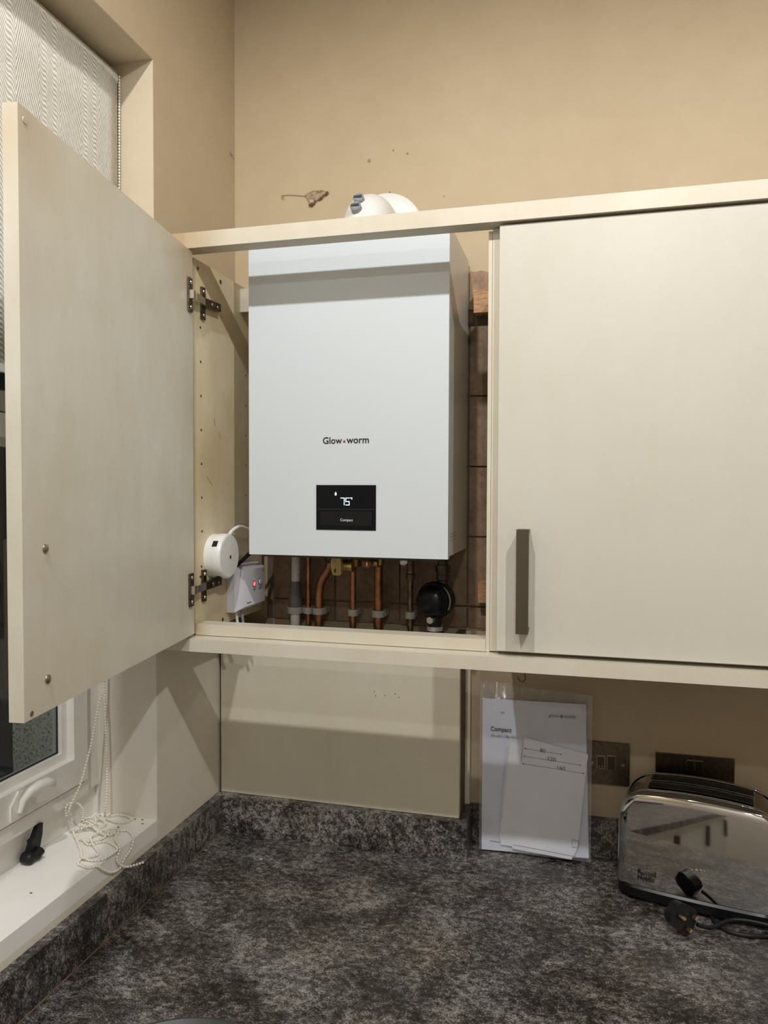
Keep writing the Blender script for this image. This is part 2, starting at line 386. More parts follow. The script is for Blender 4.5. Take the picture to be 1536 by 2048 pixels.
# wall marks: small hairline chips
for (x, z, r) in [(.318, 1.462, .004), (.372, 1.478, .0022), (.403, 1.468, .0025), (.483, 1.37, .0015)]:
    MB().lathe((x, -.0006, z), (0, -1, 0), [(0, r), (.0004, r*.8)], 9).build('wall_mark', 'cobweb_thread', wb)

# ------------------------------------------------------------------ window
win = struct(thing('window_1', (-.145, (WY0+WY1)/2, .14), None, None), 'white plastic framed window dark with night outside')
fx0, fx1 = -.165, -.126
zb_, zt_ = SILL+.002, HEAD
mb = MB(); mb.box(fx0, fx1, WY0-.045, WY0-.0005, .178, zt_-.001); mb.box(fx0, fx1, WY1+.001, WY1+.045, .178, zt_-.001)
mb.box(fx0, -.117, WY1+.045, WY0-.045, .178, .203); mb.box(fx0, fx1, WY1+.045, WY0-.045, 1.49, zt_-.001)
mb.box(fx0, fx1, WY1+.045, WY0-.045, .872, .905)
mb.build('frame', 'window_upvc', win, bevel=.004)
BX(fx0, -.134, WY1+.001, WY0-.001, SILL+.0005, .177).build('bottom_board', 'window_upvc', win, bevel=.002)
# casement sash
sash_o = (WY0-.052, WY1+.052, .207, .868); sy0, sy1, sz0, sz1 = sash_o
mb = MB(); sw, swb = .038, .050
mb.box(-.15, -.113, sy0-sw, sy0, sz0, sz1); mb.box(-.15, -.113, sy1, sy1+sw, sz0, sz1)
mb.box(-.15, -.113, sy1+sw, sy0-sw, sz0, sz0+swb); mb.box(-.15, -.113, sy1+sw, sy0-sw, sz1-sw, sz1)
sash = mb.build('sash', 'window_upvc', win, bevel=.004)
mb = MB(); g0, g1, gz0, gz1 = sy0-sw, sy1+sw, sz0+swb, sz1-sw
for a in ((g0-.014, g0, gz0, gz1), (g1, g1+.014, gz0, gz1)):
    mb.box(-.148, -.128, a[0], a[1], a[2], a[3])
mb.box(-.148, -.128, g1+.014, g0-.014, gz0, gz0+.014); mb.box(-.148, -.128, g1+.014, g0-.014, gz1-.014, gz1)
mb.build('glazing_bead', 'window_upvc', sash, bevel=.002)
BX(-.142, -.138, g1+.014, g0-.014, gz0+.014, gz1-.014).build('pane', 'window_glass', win)
BX(-.146, -.142, WY1+.045, WY0-.045, .905, 1.49).build('pane', 'window_glass', win)
mb = MB(); mb.box(-.1375, -.136, g1+.0145, g0-.0145, gz0+.0142, gz0+.017); mb.box(-.1375, -.136, g0-.017, g0-.0145, gz0+.0142, gz1-.015)
mb.build('rubber_seal', 'black_plastic', sash)
mb = MB(); mb.box(-.15, -.132, sy0+.0005, sy0+.0065, sz0-.003, sz1+.003); mb.box(-.15, -.132, sy1, sy0, sz0-.0035, sz0-.0005)
mb.build('gasket', 'dark_grey_plastic', win)
# white cockspur handle with its plate
hp = MB().prism([(-.1128, -.590, .2105), (-.1128, -.535, .2105), (-.1128, -.535, .240), (-.1128, -.5565, .250), (-.1128, -.5715, .255), (-.1128, -.590, .235)], (.004, 0, 0)).build('handle_plate', 'window_upvc', sash, bevel=.001)
hh = MB().tube([(-.105, -.575, .222), (-.102, -.571, .240), (-.097, -.560, .252), (-.092, -.545, .257), (-.090, -.530, .255), (-.090, -.519, .249), (-.090, -.513, .243)], .007, 12, rs=[.004, .0055, .007, .0085, .010, .0095, .005]
               ).build('window_handle', 'window_upvc', sash, smooth=True)

# roller blind with its bead chain
bl = thing('roller_blind', (-.08, -.87, .93), 'off white roller blind with wavy feather pattern hanging in the window', 'blind')
BLX = -.066
def fab(u_, v_):
    y = -.352-u_*1.2; z = .93+v_*.575
    return V(BLX+.0008*math.sin(y*40), y, z)
MB().grid(fab, 40, 6).build('fabric', 'blind_fabric', bl, smooth=True, solid=.0012)
MB().cyl((-.089, -.350, 1.506), (-.089, -1.56, 1.506), .0235, 24).build('roll', 'blind_fabric', bl, smooth=True)
BX(BLX-.006, BLX+.004, -1.552, -.352, .922, .934).build('hem_bar', 'white_plastic', bl, bevel=.002)
BX(-.112, -.082, -.3485, -.345, 1.495, 1.532).build('bracket', 'white_plastic', bl, bevel=.002)
beads = []
strands = [
    [(-.066, -.3455, 1.512), (-.068, -.3455, 1.3), (-.070, -.347, 1.1), (-.080, -.360, .8), (-.088, -.370, .45), (-.090, -.372, .378), (-.090, -.389, .345), (-.090, -.412, .279), (-.092, -.439, .219), (-.096, -.458, .192), (-.105, -.455, .172), (-.115, -.436, .158), (-.115, -.432, .134), (-.096, -.449, .1235),
     (-.082, -.451, .1235), (-.062, -.452, .1235), (-.049, -.436, .1235), (-.053, -.412, .1235), (-.041, -.403, .1235), (-.022, -.398, .1235), (.003, -.421, .122), (.004, -.433, .107), (.004, -.451, .1), (.004, -.465, .09), (.004, -.488, .095), (.004, -.511, .111), (.002, -.523, .122), (-.006, -.533, .1235), (-.023, -.53, .1235), (-.034, -.525, .1235),
     (-.039, -.508, .1235), (-.02, -.511, .1235), (-.002, -.503, .1235), (.002, -.486, .124), (.002, -.469, .124), (-.011, -.455, .1235), (-.037, -.445, .1235), (-.049, -.454, .1235), (-.06, -.463, .1235), (-.083, -.450, .1265)],
    [(-.083, -.347, 1.50), (-.082, -.349, 1.2), (-.083, -.362, .8), (-.087, -.372, .45), (-.087, -.375, .379), (-.085, -.375, .325), (-.083, -.375, .239), (-.083, -.375, .181), (-.087, -.375, .144), (-.096, -.36, .1235), (-.087, -.346, .1235), (-.07, -.343, .1235), (-.047, -.351, .1235), (-.048, -.368, .1235), (-.067, -.373, .1235), (-.092, -.37, .1265),
     (-.118, -.394, .1265), (-.086, -.411, .128), (-.057, -.416, .126), (-.037, -.417, .1265), (-.049, -.427, .126), (-.073, -.42, .128), (-.101, -.403, .131), (-.118, -.397, .130), (-.115, -.37, .128), (-.098, -.375, .129), (-.076, -.389, .1275), (-.081, -.404, .131), (-.108, -.398, .134), (-.113, -.41, .134), (-.098, -.42, .132), (-.085, -.41, .134), (-.095, -.395, .138), (-.11, -.405, .138), (-.10, -.418, .130), (-.112, -.43, .13)],
    [(-.096, -.449, .1265), (-.062, -.481, .1235), (-.035, -.512, .1265), (-.027, -.505, .1265), (-.022, -.487, .1235), (-.053, -.461, .1265), (-.07, -.44, .1265), (-.06, -.42, .129), (-.041, -.403, .1265), (-.028, -.43, .1235), (-.004, -.455, .1265), (.004, -.464, .121), (.0045, -.473, .11), (.0045, -.46, .093), (.006, -.446, .084), (.014, -.433, .082), (.023, -.42, .082)],
    [(-.112, -.452, .165), (-.108, -.456, .185), (-.100, -.440, .184), (-.100, -.424, .165), (-.104, -.416, .14), (-.10, -.41, .137)]]
mb = MB(); cord = MB()
for s_ in strands:
    bp_ = spline(s_, .0055)
    for p_ in bp_: mb.sphere(p_, .0024, 8, 5)
    cord.tube(bp_, .0006, 4)
ch = mb.build('bead_chain', 'bead_white', bl, smooth=True); tag(ch, kind='stuff')
cord.build('chain_cord', 'bead_white', bl)

# black catch leaning at the window foot
lv = thing('window_catch', (-.115, -.52, SILL), 'black plastic window catch lying on the white sill against the frame', 'window catch')
MB().prism([(-.124, -.5445, .128), (-.124, -.520, .130), (-.122, -.514, .160), (-.122, -.5125, .178), (-.122, -.5205, .179), (-.123, -.532, .159), (-.123, -.539, .157), (-.123, -.538, .152), (-.124, -.543, .140)], (.010, 0, 0)).build('arm', 'black_plastic', lv, bevel=.003)
MB().lathe((-.1255, -.544, .1307), (1, 0, 0), [(0, .0095), (.014, .0100), (.018, .0080), (.020, .004)], 20).build('pivot', 'black_plastic', lv, smooth=True)
MB().tube([(-.116, -.544, .1295), (-.110, -.531, .131), (-.110, -.522, .135)], .0085, 12).build('foot', 'black_plastic', lv, smooth=True)
# specks on the sill
mb = MB()
for (x, y) in [(-.10, -.347), (-.045, -.346), (-.02, -.36), (-.03, -.345), (-.055, -.385), (-.118, -.352), (-.05, -.62), (-.015, -.75)]:
    mb.box(x, x+.004, y, y+.0016, SILL+.0002, SILL+.001)
tag(mb.build('dirt_specks', 'dirt'), 'dark specks of dirt scattered on the window sill', 'dirt', kind='stuff')

# ------------------------------------------------------------------ worktop, upstands, boxing
BY, BW, UT, UH = -.0868, .5368, .0186, .0782
mb = MB(); T = -.038
pl = [(.001, -.001), (2.2, -.001), (2.2, -.62), (.62, -.62), (.62, -2.4), (.001, -2.4)]
MBt = MB().prism([(x, y, T) for x, y in pl], (0, 0, .038))
tag(MBt.build('worktop', 'worktop_laminate', bevel=.003), 'dark brown and grey speckled laminate worktop running into the corner', 'worktop')
def upstand(nm, x0, x1, y0, y1, label):
    return tag(BX(x0, x1, y0, y1, .0004, UH).build(nm, 'worktop_laminate', bevel=.004, seg=3), label, 'upstand', 'laminate upstands along the worktop')
upstand('upstand', .0005, UT, -2.4, BY-.0005, 'speckled laminate upstand along the left wall under the window sill')
upstand('upstand', UT+.0006, BW+UT, BY-UT, BY-.0006, 'speckled laminate upstand in front of the pale boxing panel')
upstand('upstand', BW+.0006, BW+UT, BY, -UT-.0008, 'short laminate upstand returning to the wall beside the boxing')
upstand('upstand', BW+.0006, 2.2, -UT, -.0008, 'speckled laminate upstand on the back wall behind toaster and papers')
tag(MB().tube([(UT+.001, -2.3, .001), (UT+.001, BY-UT-.002, .001)], .0012, 6).build('sealant_bead', 'raw_board'), 'thin brownish sealant line where left upstand meets worktop', 'sealant')
bxg = thing('pipe_boxing', (.27, BY/2, UH), 'pale cream boxing panel hiding the pipes below the boiler cupboard', 'boxing')
BX(.0055, BW, BY, BY+.016, UH+.0006, .4505).build('front_panel', 'cream_boxing', bxg, bevel=.0015)
BX(BW-.016, BW+.0002, BY+.0165, -.001, UH+.0006, .4505).build('side_panel', 'raw_board', bxg)
BX(.0004, .0052, BY+.006, BY+.02, UH+.0006, .4505).build('gap_strip', 'shadow_gap', bxg)
BX(BW+.0006, BW+.011, -.012, -.0008, UH+.0006, .4505).build('edge_batten', 'cream_boxing', bxg, bevel=.002)
for (x, z) in [(.357, .327), (.38, .32), (.402, .325), (.36, .318), (.41, .318)]:
    MB().lathe((x, BY-.0003, z), (0, 1, 0), [(0, .0011), (.0005, .0011)], 8).build('speck', 'dirt', bxg)

# base units under the worktop
def base_unit(x0, x1, y0, y1, front, label):
    t_ = thing('base_cabinet', ((x0+x1)/2, (y0+y1)/2, FL), label, 'cabinet', 'base cabinets under the worktop')
    BX(x0, x1, y0, y1, FL+.12, T-.001).build('body', 'cream_trim', t_)
    if front == 'y':
        BX(x0, x1, y0+.05, y1, FL+.0005, FL+.12).build('plinth', 'cream_trim', t_)
        d = BX(x0+.002, x1-.002, y0-.019, y0-.0005, FL+.125, T-.008).build('door', 'cream_door', t_, bevel=.002)
        BX(x1-.06, x1-.04, y0-.045, y0-.0195, T-.21, T-.05).build('handle', 'handle_metal', d, bevel=.001)
    else:
        BX(x0, x1-.05, y0, y1, FL+.0005, FL+.12).build('plinth', 'cream_trim', t_)
        d = BX(x1+.0005, x1+.019, y0+.002, y1-.002, FL+.125, T-.008).build('door', 'cream_door', t_, bevel=.002)
        BX(x1+.0195, x1+.045, y0+.04, y0+.06, T-.21, T-.05).build('handle', 'handle_metal', d, bevel=.001)
for i in range(3): base_unit(.62+i*.52, .62+i*.52+.518, -.58, -.002, 'y', ['base cabinet nearest the corner below the worktop', 'base cabinet below the toaster', 'base cabinet furthest from the corner below the back worktop'][i])
for i in range(3): base_unit(.002, .58, -1.19-i*.6, -.592-i*.6, 'x', ['base cabinet beneath the window nearest the corner', 'base cabinet beneath the middle of the window', 'base cabinet at the near end of the window worktop'][i])

# ------------------------------------------------------------------ boiler cupboard
DZ0, DZ1 = .4819, 1.1773
cb = thing('boiler_cupboard', (.35, -.18, .4785), 'open cream cupboard around the boiler with its door swung wide', 'cupboard')
PX = .078
BX(.062, PX, -.332, -.030, .4785, 1.1735).build('side_panel', 'cream_panel', cb, bevel=.0008)
BX(.619, .6252, -.332, -.030, .4765, 1.176).build('side_panel', 'cream_trim', cb, bevel=.0008)
BX(.0785, .6185, -.332, -.297, .4770, .4975).build('bottom_rail', 'cream_trim', cb, bevel=.0015)
BX(.002, .0615, -.331, -.315, .4785, 1.175).build('filler_strip', 'cream_trim', cb)
mb = MB()
def hole(y, z, r=.0026): mb.lathe((PX-.0005, y, z), (1, 0, 0), [(0, r), (.0008, r)], 10)
for k in range(7): hole(-.308+.0006*k, 1.0506-k*.0637)
hole(-.307, .602); hole(-.3165, 1.158, .0035); hole(-.226, 1.169-.012, .0045)
for k in range(8): hole(-.112, .99-k*.0637+.0, .0019)
hole(-.312, .583, .0028); hole(-.221, .487, .004)
tag(mb.build('shelf_pin_holes', 'dirt', cb), kind='stuff')
for a in ([(-.285, .772), (-.273, .762), (-.262, .757)], [(-.235, .862), (-.228, .846)], [(-.255, .885), (-.251, .872)]):
    MB().tube([(PX+.0001, y, z) for y, z in a], .0005, 4).build('scratch', 'raw_board', cb)
br = BX(PX+.0002, PX+.020, -.138, -.108, 1.118, 1.166).build('hanging_bracket', 'cream_trim', cb, bevel=.003)
MB().lathe((PX+.0201, -.124, 1.146), (1, 0, 0), [(0, .0042), (.0006, .0042)], 12).build('screw_hole', 'dirt', br)
# the door, opened about eighty degrees
H0 = V(.0846, -.348, 0); DU = V(.14672, -.98918, 0); DN = V(.98918, .14672, 0)   # DN: inner face normal
def DP(s_, z, d=0): return H0+DU*s_+DN*d+V(0, 0, z)
door = MB().obox(DP(0, DZ0, -.0185), DU*.5357, DN*.0185, V(0, 0, DZ1-DZ0)).build('door', 'cream_door_worn', cb, bevel=.002, seg=3)
for (s_, z) in ((.4899, .6772), (.4873, .5203)):
    o = MB().lathe(DP(s_, z, .0002), DN, [(0, .0055), (.0015, .0052), (.0028, .003)], 16).build('handle_screw', 'screw_steel', door, smooth=True)
MB().obox(DP(.482, .508, -.045), DU*.02, DN*.026, V(0, 0, .18)).build('handle', 'handle_metal', door, bevel=.001)
MB().lathe(DP(.521, .4885, .0001), DN, [(0, .0035), (.0007, .003)], 12).build('screw_hole', 'raw_board', door)
MB().lathe(DP(.523, 1.163, .0001), DN, [(0, .0042), (.0007, .0038)], 12).build('cover_cap', 'cream_door_worn', door)
def hinge(z):
    h = MB().prism([DP(.010, z-.030, .0003), DP(.028, z-.030, .0003), DP(.028, z+.030, .0003), DP(.010, z+.030, .0003)], DN*.0035).build('hinge', 'hinge_dark', cb, bevel=.0015)
    MB().obox(DP(.012, z-.0075, .004), DU*.013, DN*.007, V(0, 0, .015)).build('cup_arm', 'hinge_nickel', h, bevel=.001)
    a = DP(.010, z-.0065, .0045); b_ = V(PX+.006, -.308, z-.0065)
    MB().obox(a, b_-a, V(.006, .002, 0), V(0, 0, .013)).build('link_arm', 'hinge_nickel', h, bevel=.001)
    MB().obox(V(PX+.004, -.312, z-.0075), V(0, .062, .003), V(.009, 0, 0), V(0, 0, .015)).build('arm', 'hinge_dark', h, bevel=.0015)
    MB().obox(V(PX+.0003, -.309, z-.030), V(0, .013, 0), V(.0045, 0, 0), V(0, 0, .060)).build('mounting_plate', 'hinge_dark', h, bevel=.002)
    for dz in (-.022, .022):
        MB().lathe((PX+.005, -.3025, z+dz), (1, 0, 0), [(0, .0038), (.0014, .0030)], 12).build('screw', 'hinge_nickel', h, smooth=True)
        MB().lathe(DP(.019, z+dz, .004), DN, [(0, .0038), (.0014, .0030)], 12).build('screw', 'hinge_nickel', h, smooth=True)
    for dy in (.022, .044):
        MB().lathe((PX+.0133, -.306+dy, z+.001), (1, 0, 0), [(0, .0042), (.0008, .0036)], 12).build('screw', 'screw_steel', h, smooth=True)
hinge(1.0965); hinge(.5655)

# wooden blocks on the wall inside the cupboard
def wood_block(x0, x1, y0, z0, z1, label):
    MBw = BX(x0, x1, y0, -.0095, z0, z1)
    return tag(MBw.build('wood_block', 'raw_wood', bevel=.002), label, 'wood block', 'wooden fixing blocks right of the boiler')
wood_block(.553, .612, -.040, 1.112, 1.158, 'raw orange wood block high up between boiler and cupboard side')
wood_block(.566, .612, -.040, .515, .560, 'raw orange wood block low down beside the black filter')

# cornice and pelmet run along both cupboards
CYF = -.360
def run(nm, z0, z1, label, y1):
    yf_ = CYF if nm == 'cornice' else CYF-.006
    mbx = MB().prism([(.0006, yf_, z0), (.0006, yf_, z1), (.0006, y1, z1), (.0006, y1, z0)], (1.35, 0, 0))
    return tag(mbx.build(nm, 'cream_trim', bevel=.004, seg=3), label, nm, None)
run('cornice', 1.1815, 1.2095, 'long cream cornice strip along the top of the wall cupboards', -.323)
run('pelmet', .4530, .4760, 'long cream pelmet strip under the wall cupboards', -.318)
tag(MB().tube(arc((.678, -.315, .432), (1, 0, 0), (0, 0, 1), .006, math.pi*.9, math.pi*2.2, 10)+[V(.683, -.315, .452)], .0009, 6).build('cup_hook', 'dark_pipe'), 'small dark wire hook hanging under the pelmet above the papers', 'hook')

# ------------------------------------------------------------------ right wall cupboard
rc = thing('wall_cupboard', (.93, -.17, .479), 'closed cream wall cupboard right of the boiler with bar handle', 'cupboard')
RX0, RX1 = .6258, 1.245
mb = MB(); mb.box(RX0, RX0+.016, -.332, -.002, .4785, 1.1795); mb.box(RX1-.016, RX1, -.332, -.002, .4785, 1.1795); mb.box(RX0+.016, RX1-.016, -.332, -.002, .4785, .4945); mb.box(RX0+.016, RX1-.016, -.332, -.002, 1.1635, 1.1795); mb.box(RX0+.016, RX1-.016, -.01, -.002, .4945, 1.1635)
mb.build('carcass', 'cream_trim', rc)
rd = BX(.6393, RX1+.002, -.352, -.3335, DZ0+.002, DZ1).build('door', 'cream_door', rc, bevel=.0025, seg=3)
hd = MB().box(.6728, .6924, -.388, -.382, .5194, .6861)
hd.box(.6735, .6917, -.382, -.3523, .6795, .6855); hd.box(.6735, .6917, -.382, -.3523, .5200, .5260)
hd.build('handle', 'handle_metal', rd, bevel=.0008)

# ------------------------------------------------------------------ boiler
BXL, BXR, BYF, BZ0, BZ1 = .1476, .5385, -.246, .6222, 1.231
bo = thing('boiler', (.35, -.14, BZ0), 'white wall hung combi boiler with black display inside the open cupboard', 'boiler')
BX(BXL+.003, BXR-.0008, BYF+.0145, -.0125, BZ0+.004, BZ1-.004).build('casing', 'boiler_side', bo, bevel=.003)
fc = BX(BXL, BXR, BYF, BYF+.014, BZ0, BZ1).build('front_cover', 'boiler_white', bo, bevel=.0025, seg=3)
def bf(x, z, xf=-.29):   # point measured on the cover plane
    k = (1.5955+BYF)/(1.5955+xf); return (.774-(.774-x)*k, .7486+(z-.7486)*k)
x0, z1 = bf(.3022, .7566); x1, z0 = bf(.4154, .675)
mbx = BX(x0, x1, BYF-.0015, BYF-.0001, z0, z1)
dp = mbx.build('display', 'black_gloss', bo, bevel=.0006)
zs = bf(.3, .7127)[1]
BX(x0+.002, x1-.002, BYF-.0019, BYF-.0016, zs-.0009, zs+.0009).build('groove', 'slot_dark', dp)
BX(x0+.008, x1-.008, BYF-.0018, BYF-.0016, z0+.0085, zs-.004).build('touch_strip', 'black_panel', dp)
YT = BYF-.0020
def seg7(mb, ch, x, z, w_, h_, th):
    segs = {'7': 'abc', '5': 'afgcd'}[ch]; y0, y1 = YT-.0003, YT
    R = {'a': (x, x+w_, z+h_-th, z+h_), 'd': (x, x+w_, z, z+th), 'g': (x, x+w_, z+h_/2-th/2, z+h_/2+th/2), 'f': (x, x+th, z+h_/2+th*.3, z+h_-th*.6), 'b': (x+w_-th, x+w_, z+h_/2+th*.25, z+h_-th*.3), 'c': (x+w_-th, x+w_, z+th*.3, z+h_/2-th*.25)}
    for s_ in segs: mb.box(R[s_][0], R[s_][1], y0, y1, R[s_][2], R[s_][3])
def dpx(u_, v_): return x0+(x1-x0)*(u_-252)/(1168-252), z1+(z0-z1)*(v_-997)/(1703-997)    # place on the display face
mb = MB(); a = dpx(630, 1315); b_ = dpx(693, 1195); seg7(mb, '7', a[0], a[1], b_[0]-a[0], b_[1]-a[1], .0013)
a = dpx(707, 1315); b_ = dpx(770, 1195); seg7(mb, '5', a[0], a[1], b_[0]-a[0], b_[1]-a[1], .0013)
a = dpx(778, 1222); mb.box(a[0], a[0]+.0014, YT-.0003, YT, a[1]+.0022, a[1]+.0036)
mb.box(a[0]+.0022, a[0]+.0046, YT-.0003, YT, a[1]+.0026, a[1]+.0036); mb.box(a[0]+.0022, a[0]+.0032, YT-.0003, YT, a[1]+.0008, a[1]+.0026); mb.box(a[0]+.0028, a[0]+.0046, YT-.0003, YT, a[1], a[1]+.001)
a = dpx(556, 1160); mb.prism([(a[0]-.0014, YT, a[1]), (a[0]+.0014, YT, a[1]), (a[0]+.002, YT, a[1]+.003), (a[0], YT, a[1]+.0068), (a[0]-.002, YT, a[1]+.003)], (0, -.0003, 0))
mb.build('temperature_digits', 'display_glow', dp)
a = dpx(628, 1578); b_ = dpx(822, 1525)
text('model_lettering', 'Compact', (a[0], YT, a[1]), (1, 0, 0), (0, 0, 1), b_[0]-a[0], 'display_text', dp, height=.0066, bold=.012)
bx0, bz0 = bf(.3147, .8313); bx1, bz1 = bf(.4019, .8419); W_ = bx1-bx0
text('brand_lettering', 'Glow', (bx0, BYF-.0004, bz0), (1, 0, 0), (0, 0, 1), W_*.42, 'ink', bo, height=(bz1-bz0)*1.18, bold=.014)
text('brand_lettering', 'worm', (bx0+W_*.515, BYF-.0004, bz0+.0005), (1, 0, 0), (0, 0, 1), W_*.485, 'ink', bo, height=(bz1-bz0)*.82, bold=.014)
MB().lathe((bx0+W_*.468, BYF-.0005, bz0+.0042), (0, -1, 0), [(0, .0023), (.0002, .0023)], 16).build('brand_dot', 'dot_red', bo)
for k in range(3):
    BX(BXR-.0008, BXR-.0002, -.222+k*.004, -.150, .6545+k*.0062, .6553+k*.0062).build('vent_slot', 'label_grey', bo)
# connections under the boiler
def on(nm, mat, mbx, **kw): return mbx.build(nm, mat, bo, **kw)
PYC = -.085; PY = -.045
on('bottom_tray', 'dark_grey_plastic', BX(BXL+.02, BXR-.02, -.22, -.02, BZ0-.006, BZ0+.0035))
gv = on('gas_valve', 'gas_yellow', MB().prism([(.278, -.135, .583), (.282, -.135, .5735), (.293, -.135, .5725), (.299, -.135, .576), (.299, -.135, .598), (.295, -.135, .618), (.280, -.135, .618), (.277, -.135, .601)], (0, .012, 0)), bevel=.002)
BX(.2850, .2880, -.1362, -.1352, .579, .5865).build('valve_slot', 'dirt', gv)
on('valve_body', 'brass', MB().lathe((.297, PY, .618), (0, 0, -1), [(0, .013), (.018, .013), (.019, .016), (.034, .016), (.037, .011)], 20), smooth=True)
on('valve_body', 'brass', MB().lathe((.296, -.112, .592), (1, 0, 0), [(0, .011), (.014, .011), (.015, .0135), (.022, .0135)], 16), smooth=True)
on('valve_body', 'brass', MB().lathe((.354, PY, .618), (0, 0, -1), [(0, .012), (.03, .012), (.032, .009)], 20), smooth=True)
rv = on('drain_valve', 'brass', MB().lathe((.338, -.10, .598), (1, 0, 0), [(0, .012), (.014, .012), (.015, .009), (.03, .009)], 16), smooth=True)
MB().lathe((.3505, -.112, .597), (0, -1, 0), [(0, .010), (.009, .009), (.011, .006)], 16).build('red_knob', 'red_cap', rv, smooth=True)
BX(.3492, .3522, -.1245, -.1231, .593, .601).build('knob_slot', 'steel', rv)
on('small_valve', 'tarnished_copper', MB().lathe((.424, PY, .618), (0, 0, -1), [(0, .010), (.018, .010), (.02, .008), (.046, .008), (.048, .010), (.058, .010)], 16), smooth=True)
on('valve_screw', 'steel', MB().lathe((.4265, -.115, .6035), (0, -1, 0), [(0, .008), (.006, .008), (.008, .004)], 14), smooth=True)
on('connector', 'dark_pipe', MB().lathe((.1945, PY, .618), (0, 0, -1), [(0, .014), (.012, .014), (.014, .010)], 16), smooth=True)
on('connector', 'dark_pipe', MB().lathe((.246, PY, .618), (0, 0, -1), [(0, .013), (.022, .013), (.026, .011)], 16), smooth=True)
on('connector', 'dark_pipe', MB().lathe((.166, PY, .618), (0, 0, -1), [(0, .017), (.016, .017)], 16), smooth=True)

# ------------------------------------------------------------------ pipes
PY = -.045
def clip(x, r, z, parent, y=PY):
    mbx = MB(); mbx.lathe((x, y, z-.007), (0, 0, 1), [(0, r+.0045), (.014, r+.0045)], 20); mbx.box(x-r*.8, x+r*1.6, y+.002, -.012, z-.006, z+.006)
    return mbx.build('pipe_clip', 'clip_plastic', parent, bevel=.0012)
def pipe(nm, mat, pts, r, label, clipx, clipz=.4835, group='pipes under the boiler'):
    pp = thing(nm, (pts[-1][0], pts[-1][1], pts[-1][2]), label, 'pipe', group)
    MB().tube(spline(pts, .006), r, 16).build('tube', mat, pp, smooth=True)
    clip(clipx, r, clipz, pp); return pp
def drop(x, top=.6): return [(x, PY, top), (x, PY, .5), (x, PY, .3), (x, PY, .12)]
pipe('copper_pipe', 'copper', drop(.1945, .603), .0052, 'thin copper pipe right beside the white condensate pipe', .1945)
pipe('copper_pipe', 'copper', [(.246, PY, .590), (.2445, PY, .583), (.236, PY, .567), (.2245, PY, .546), (.2195, PY, .518), (.219, PY, .46), (.219, PY, .30), (.219, PY, .12)], .0092, 'thick copper pipe with a bend at its top', .219)
pipe('copper_pipe', 'copper', drop(.297, .580), .0068, 'slim copper pipe below the yellow gas valve', .297)
pipe('copper_pipe', 'copper', drop(.354, .585), .0095, 'thick straight copper pipe below the red knob', .354)
pipe('copper_pipe', 'tarnished_copper', drop(.424, .559), .0060, 'tarnished thin copper pipe left of the black filter', .424)
cp = thing('condensate_pipe', (.164, PY, .12), 'white corrugated condensate hose running into grey and white pipe', 'pipe', 'pipes under the boiler')
prof = []
for k in range(22): prof += [(k*.0030, .0098), (k*.0030+.0015, .0084)]
MB().lathe((.166, PY, .604), (-.0012, 0, -.060), prof+[(.068, .0098)], 18).build('corrugated_hose', 'white_plastic', cp, smooth=True)
MB().lathe((.164, PY, .546), (0, 0, -1), [(0, .0115), (.004, .0125), (.03, .0128), (.034, .0142), (.062, .0142)], 20).build('rubber_sleeve', 'sleeve_grey', cp, smooth=True)
MB().cyl((.164, PY, .486), (.164, PY, .12), .0105, 18).build('waste_pipe', 'white_plastic', cp, smooth=True)
clip(.164, .0125, .4835, cp)
# black magnetic filter
fl = thing('magnetic_filter', (.485, -.09, .455), 'round black plastic water filter under the boiler on the right', 'filter', None)
ax = V(-.20, -.95, -.02).normalized()
FC = V(.489, -.055, .523)
MB().lathe(FC, ax, [(0, .030), (.006, .037), (.03, .0385), (.034, .036)], 32).build('body', 'black_plastic', fl, smooth=True)
MB().lathe(FC+ax*.0345, ax, [(0, .033), (.008, .0335), (.012, .029), (.024, .027), (.028, .0225), (.031, .012)], 32).build('cap', 'black_panel', fl, smooth=True)
e2 = ax.cross(V(0, 0, 1)).normalized(); e3 = V(0, 0, 1)
pa = arc(FC+ax*.0345, e2, e3, .0365, 1.15*math.pi, .72*math.pi, 10) if e2.x < 0 else arc(FC+ax*.0345, e2, e3, .0365, -.05*math.pi, .38*math.pi, 10)
MB().tube(pa, .0016, 6).build('label_arc', 'label_grey', fl, smooth=True)
MB().lathe((.497, -.066, .612), (0, 0, -1), [(0, .011), (.018, .011), (.0185, .0155), (.034, .0155), (.0345, .012), (.038, .012), (.0385, .014), (.048, .014), (.05, .011), (.064, .011)], 6).build('union_nuts', 'dark_pipe', fl)
MB().lathe((.481, -.098, .4855), ax, [(0, .0075), (.012, .0075)], 6).build('bleed_screw', 'steel', fl)
MB().cyl((.484, -.082, .492), (.484, -.082, .455), .014, 20).build('drain_stub', 'black_plastic', fl, smooth=True)
MB().lathe((.484, -.082, .4695), (0, 0, -1), [(0, .0165), (.0085, .0165)], 14).build('drain_ring', 'clip_plastic', fl)
MB().cyl((.486, PY, .50), (.486, PY, .12), .0095, 16).build('pipe_tail', 'tarnished_copper', fl, smooth=True)

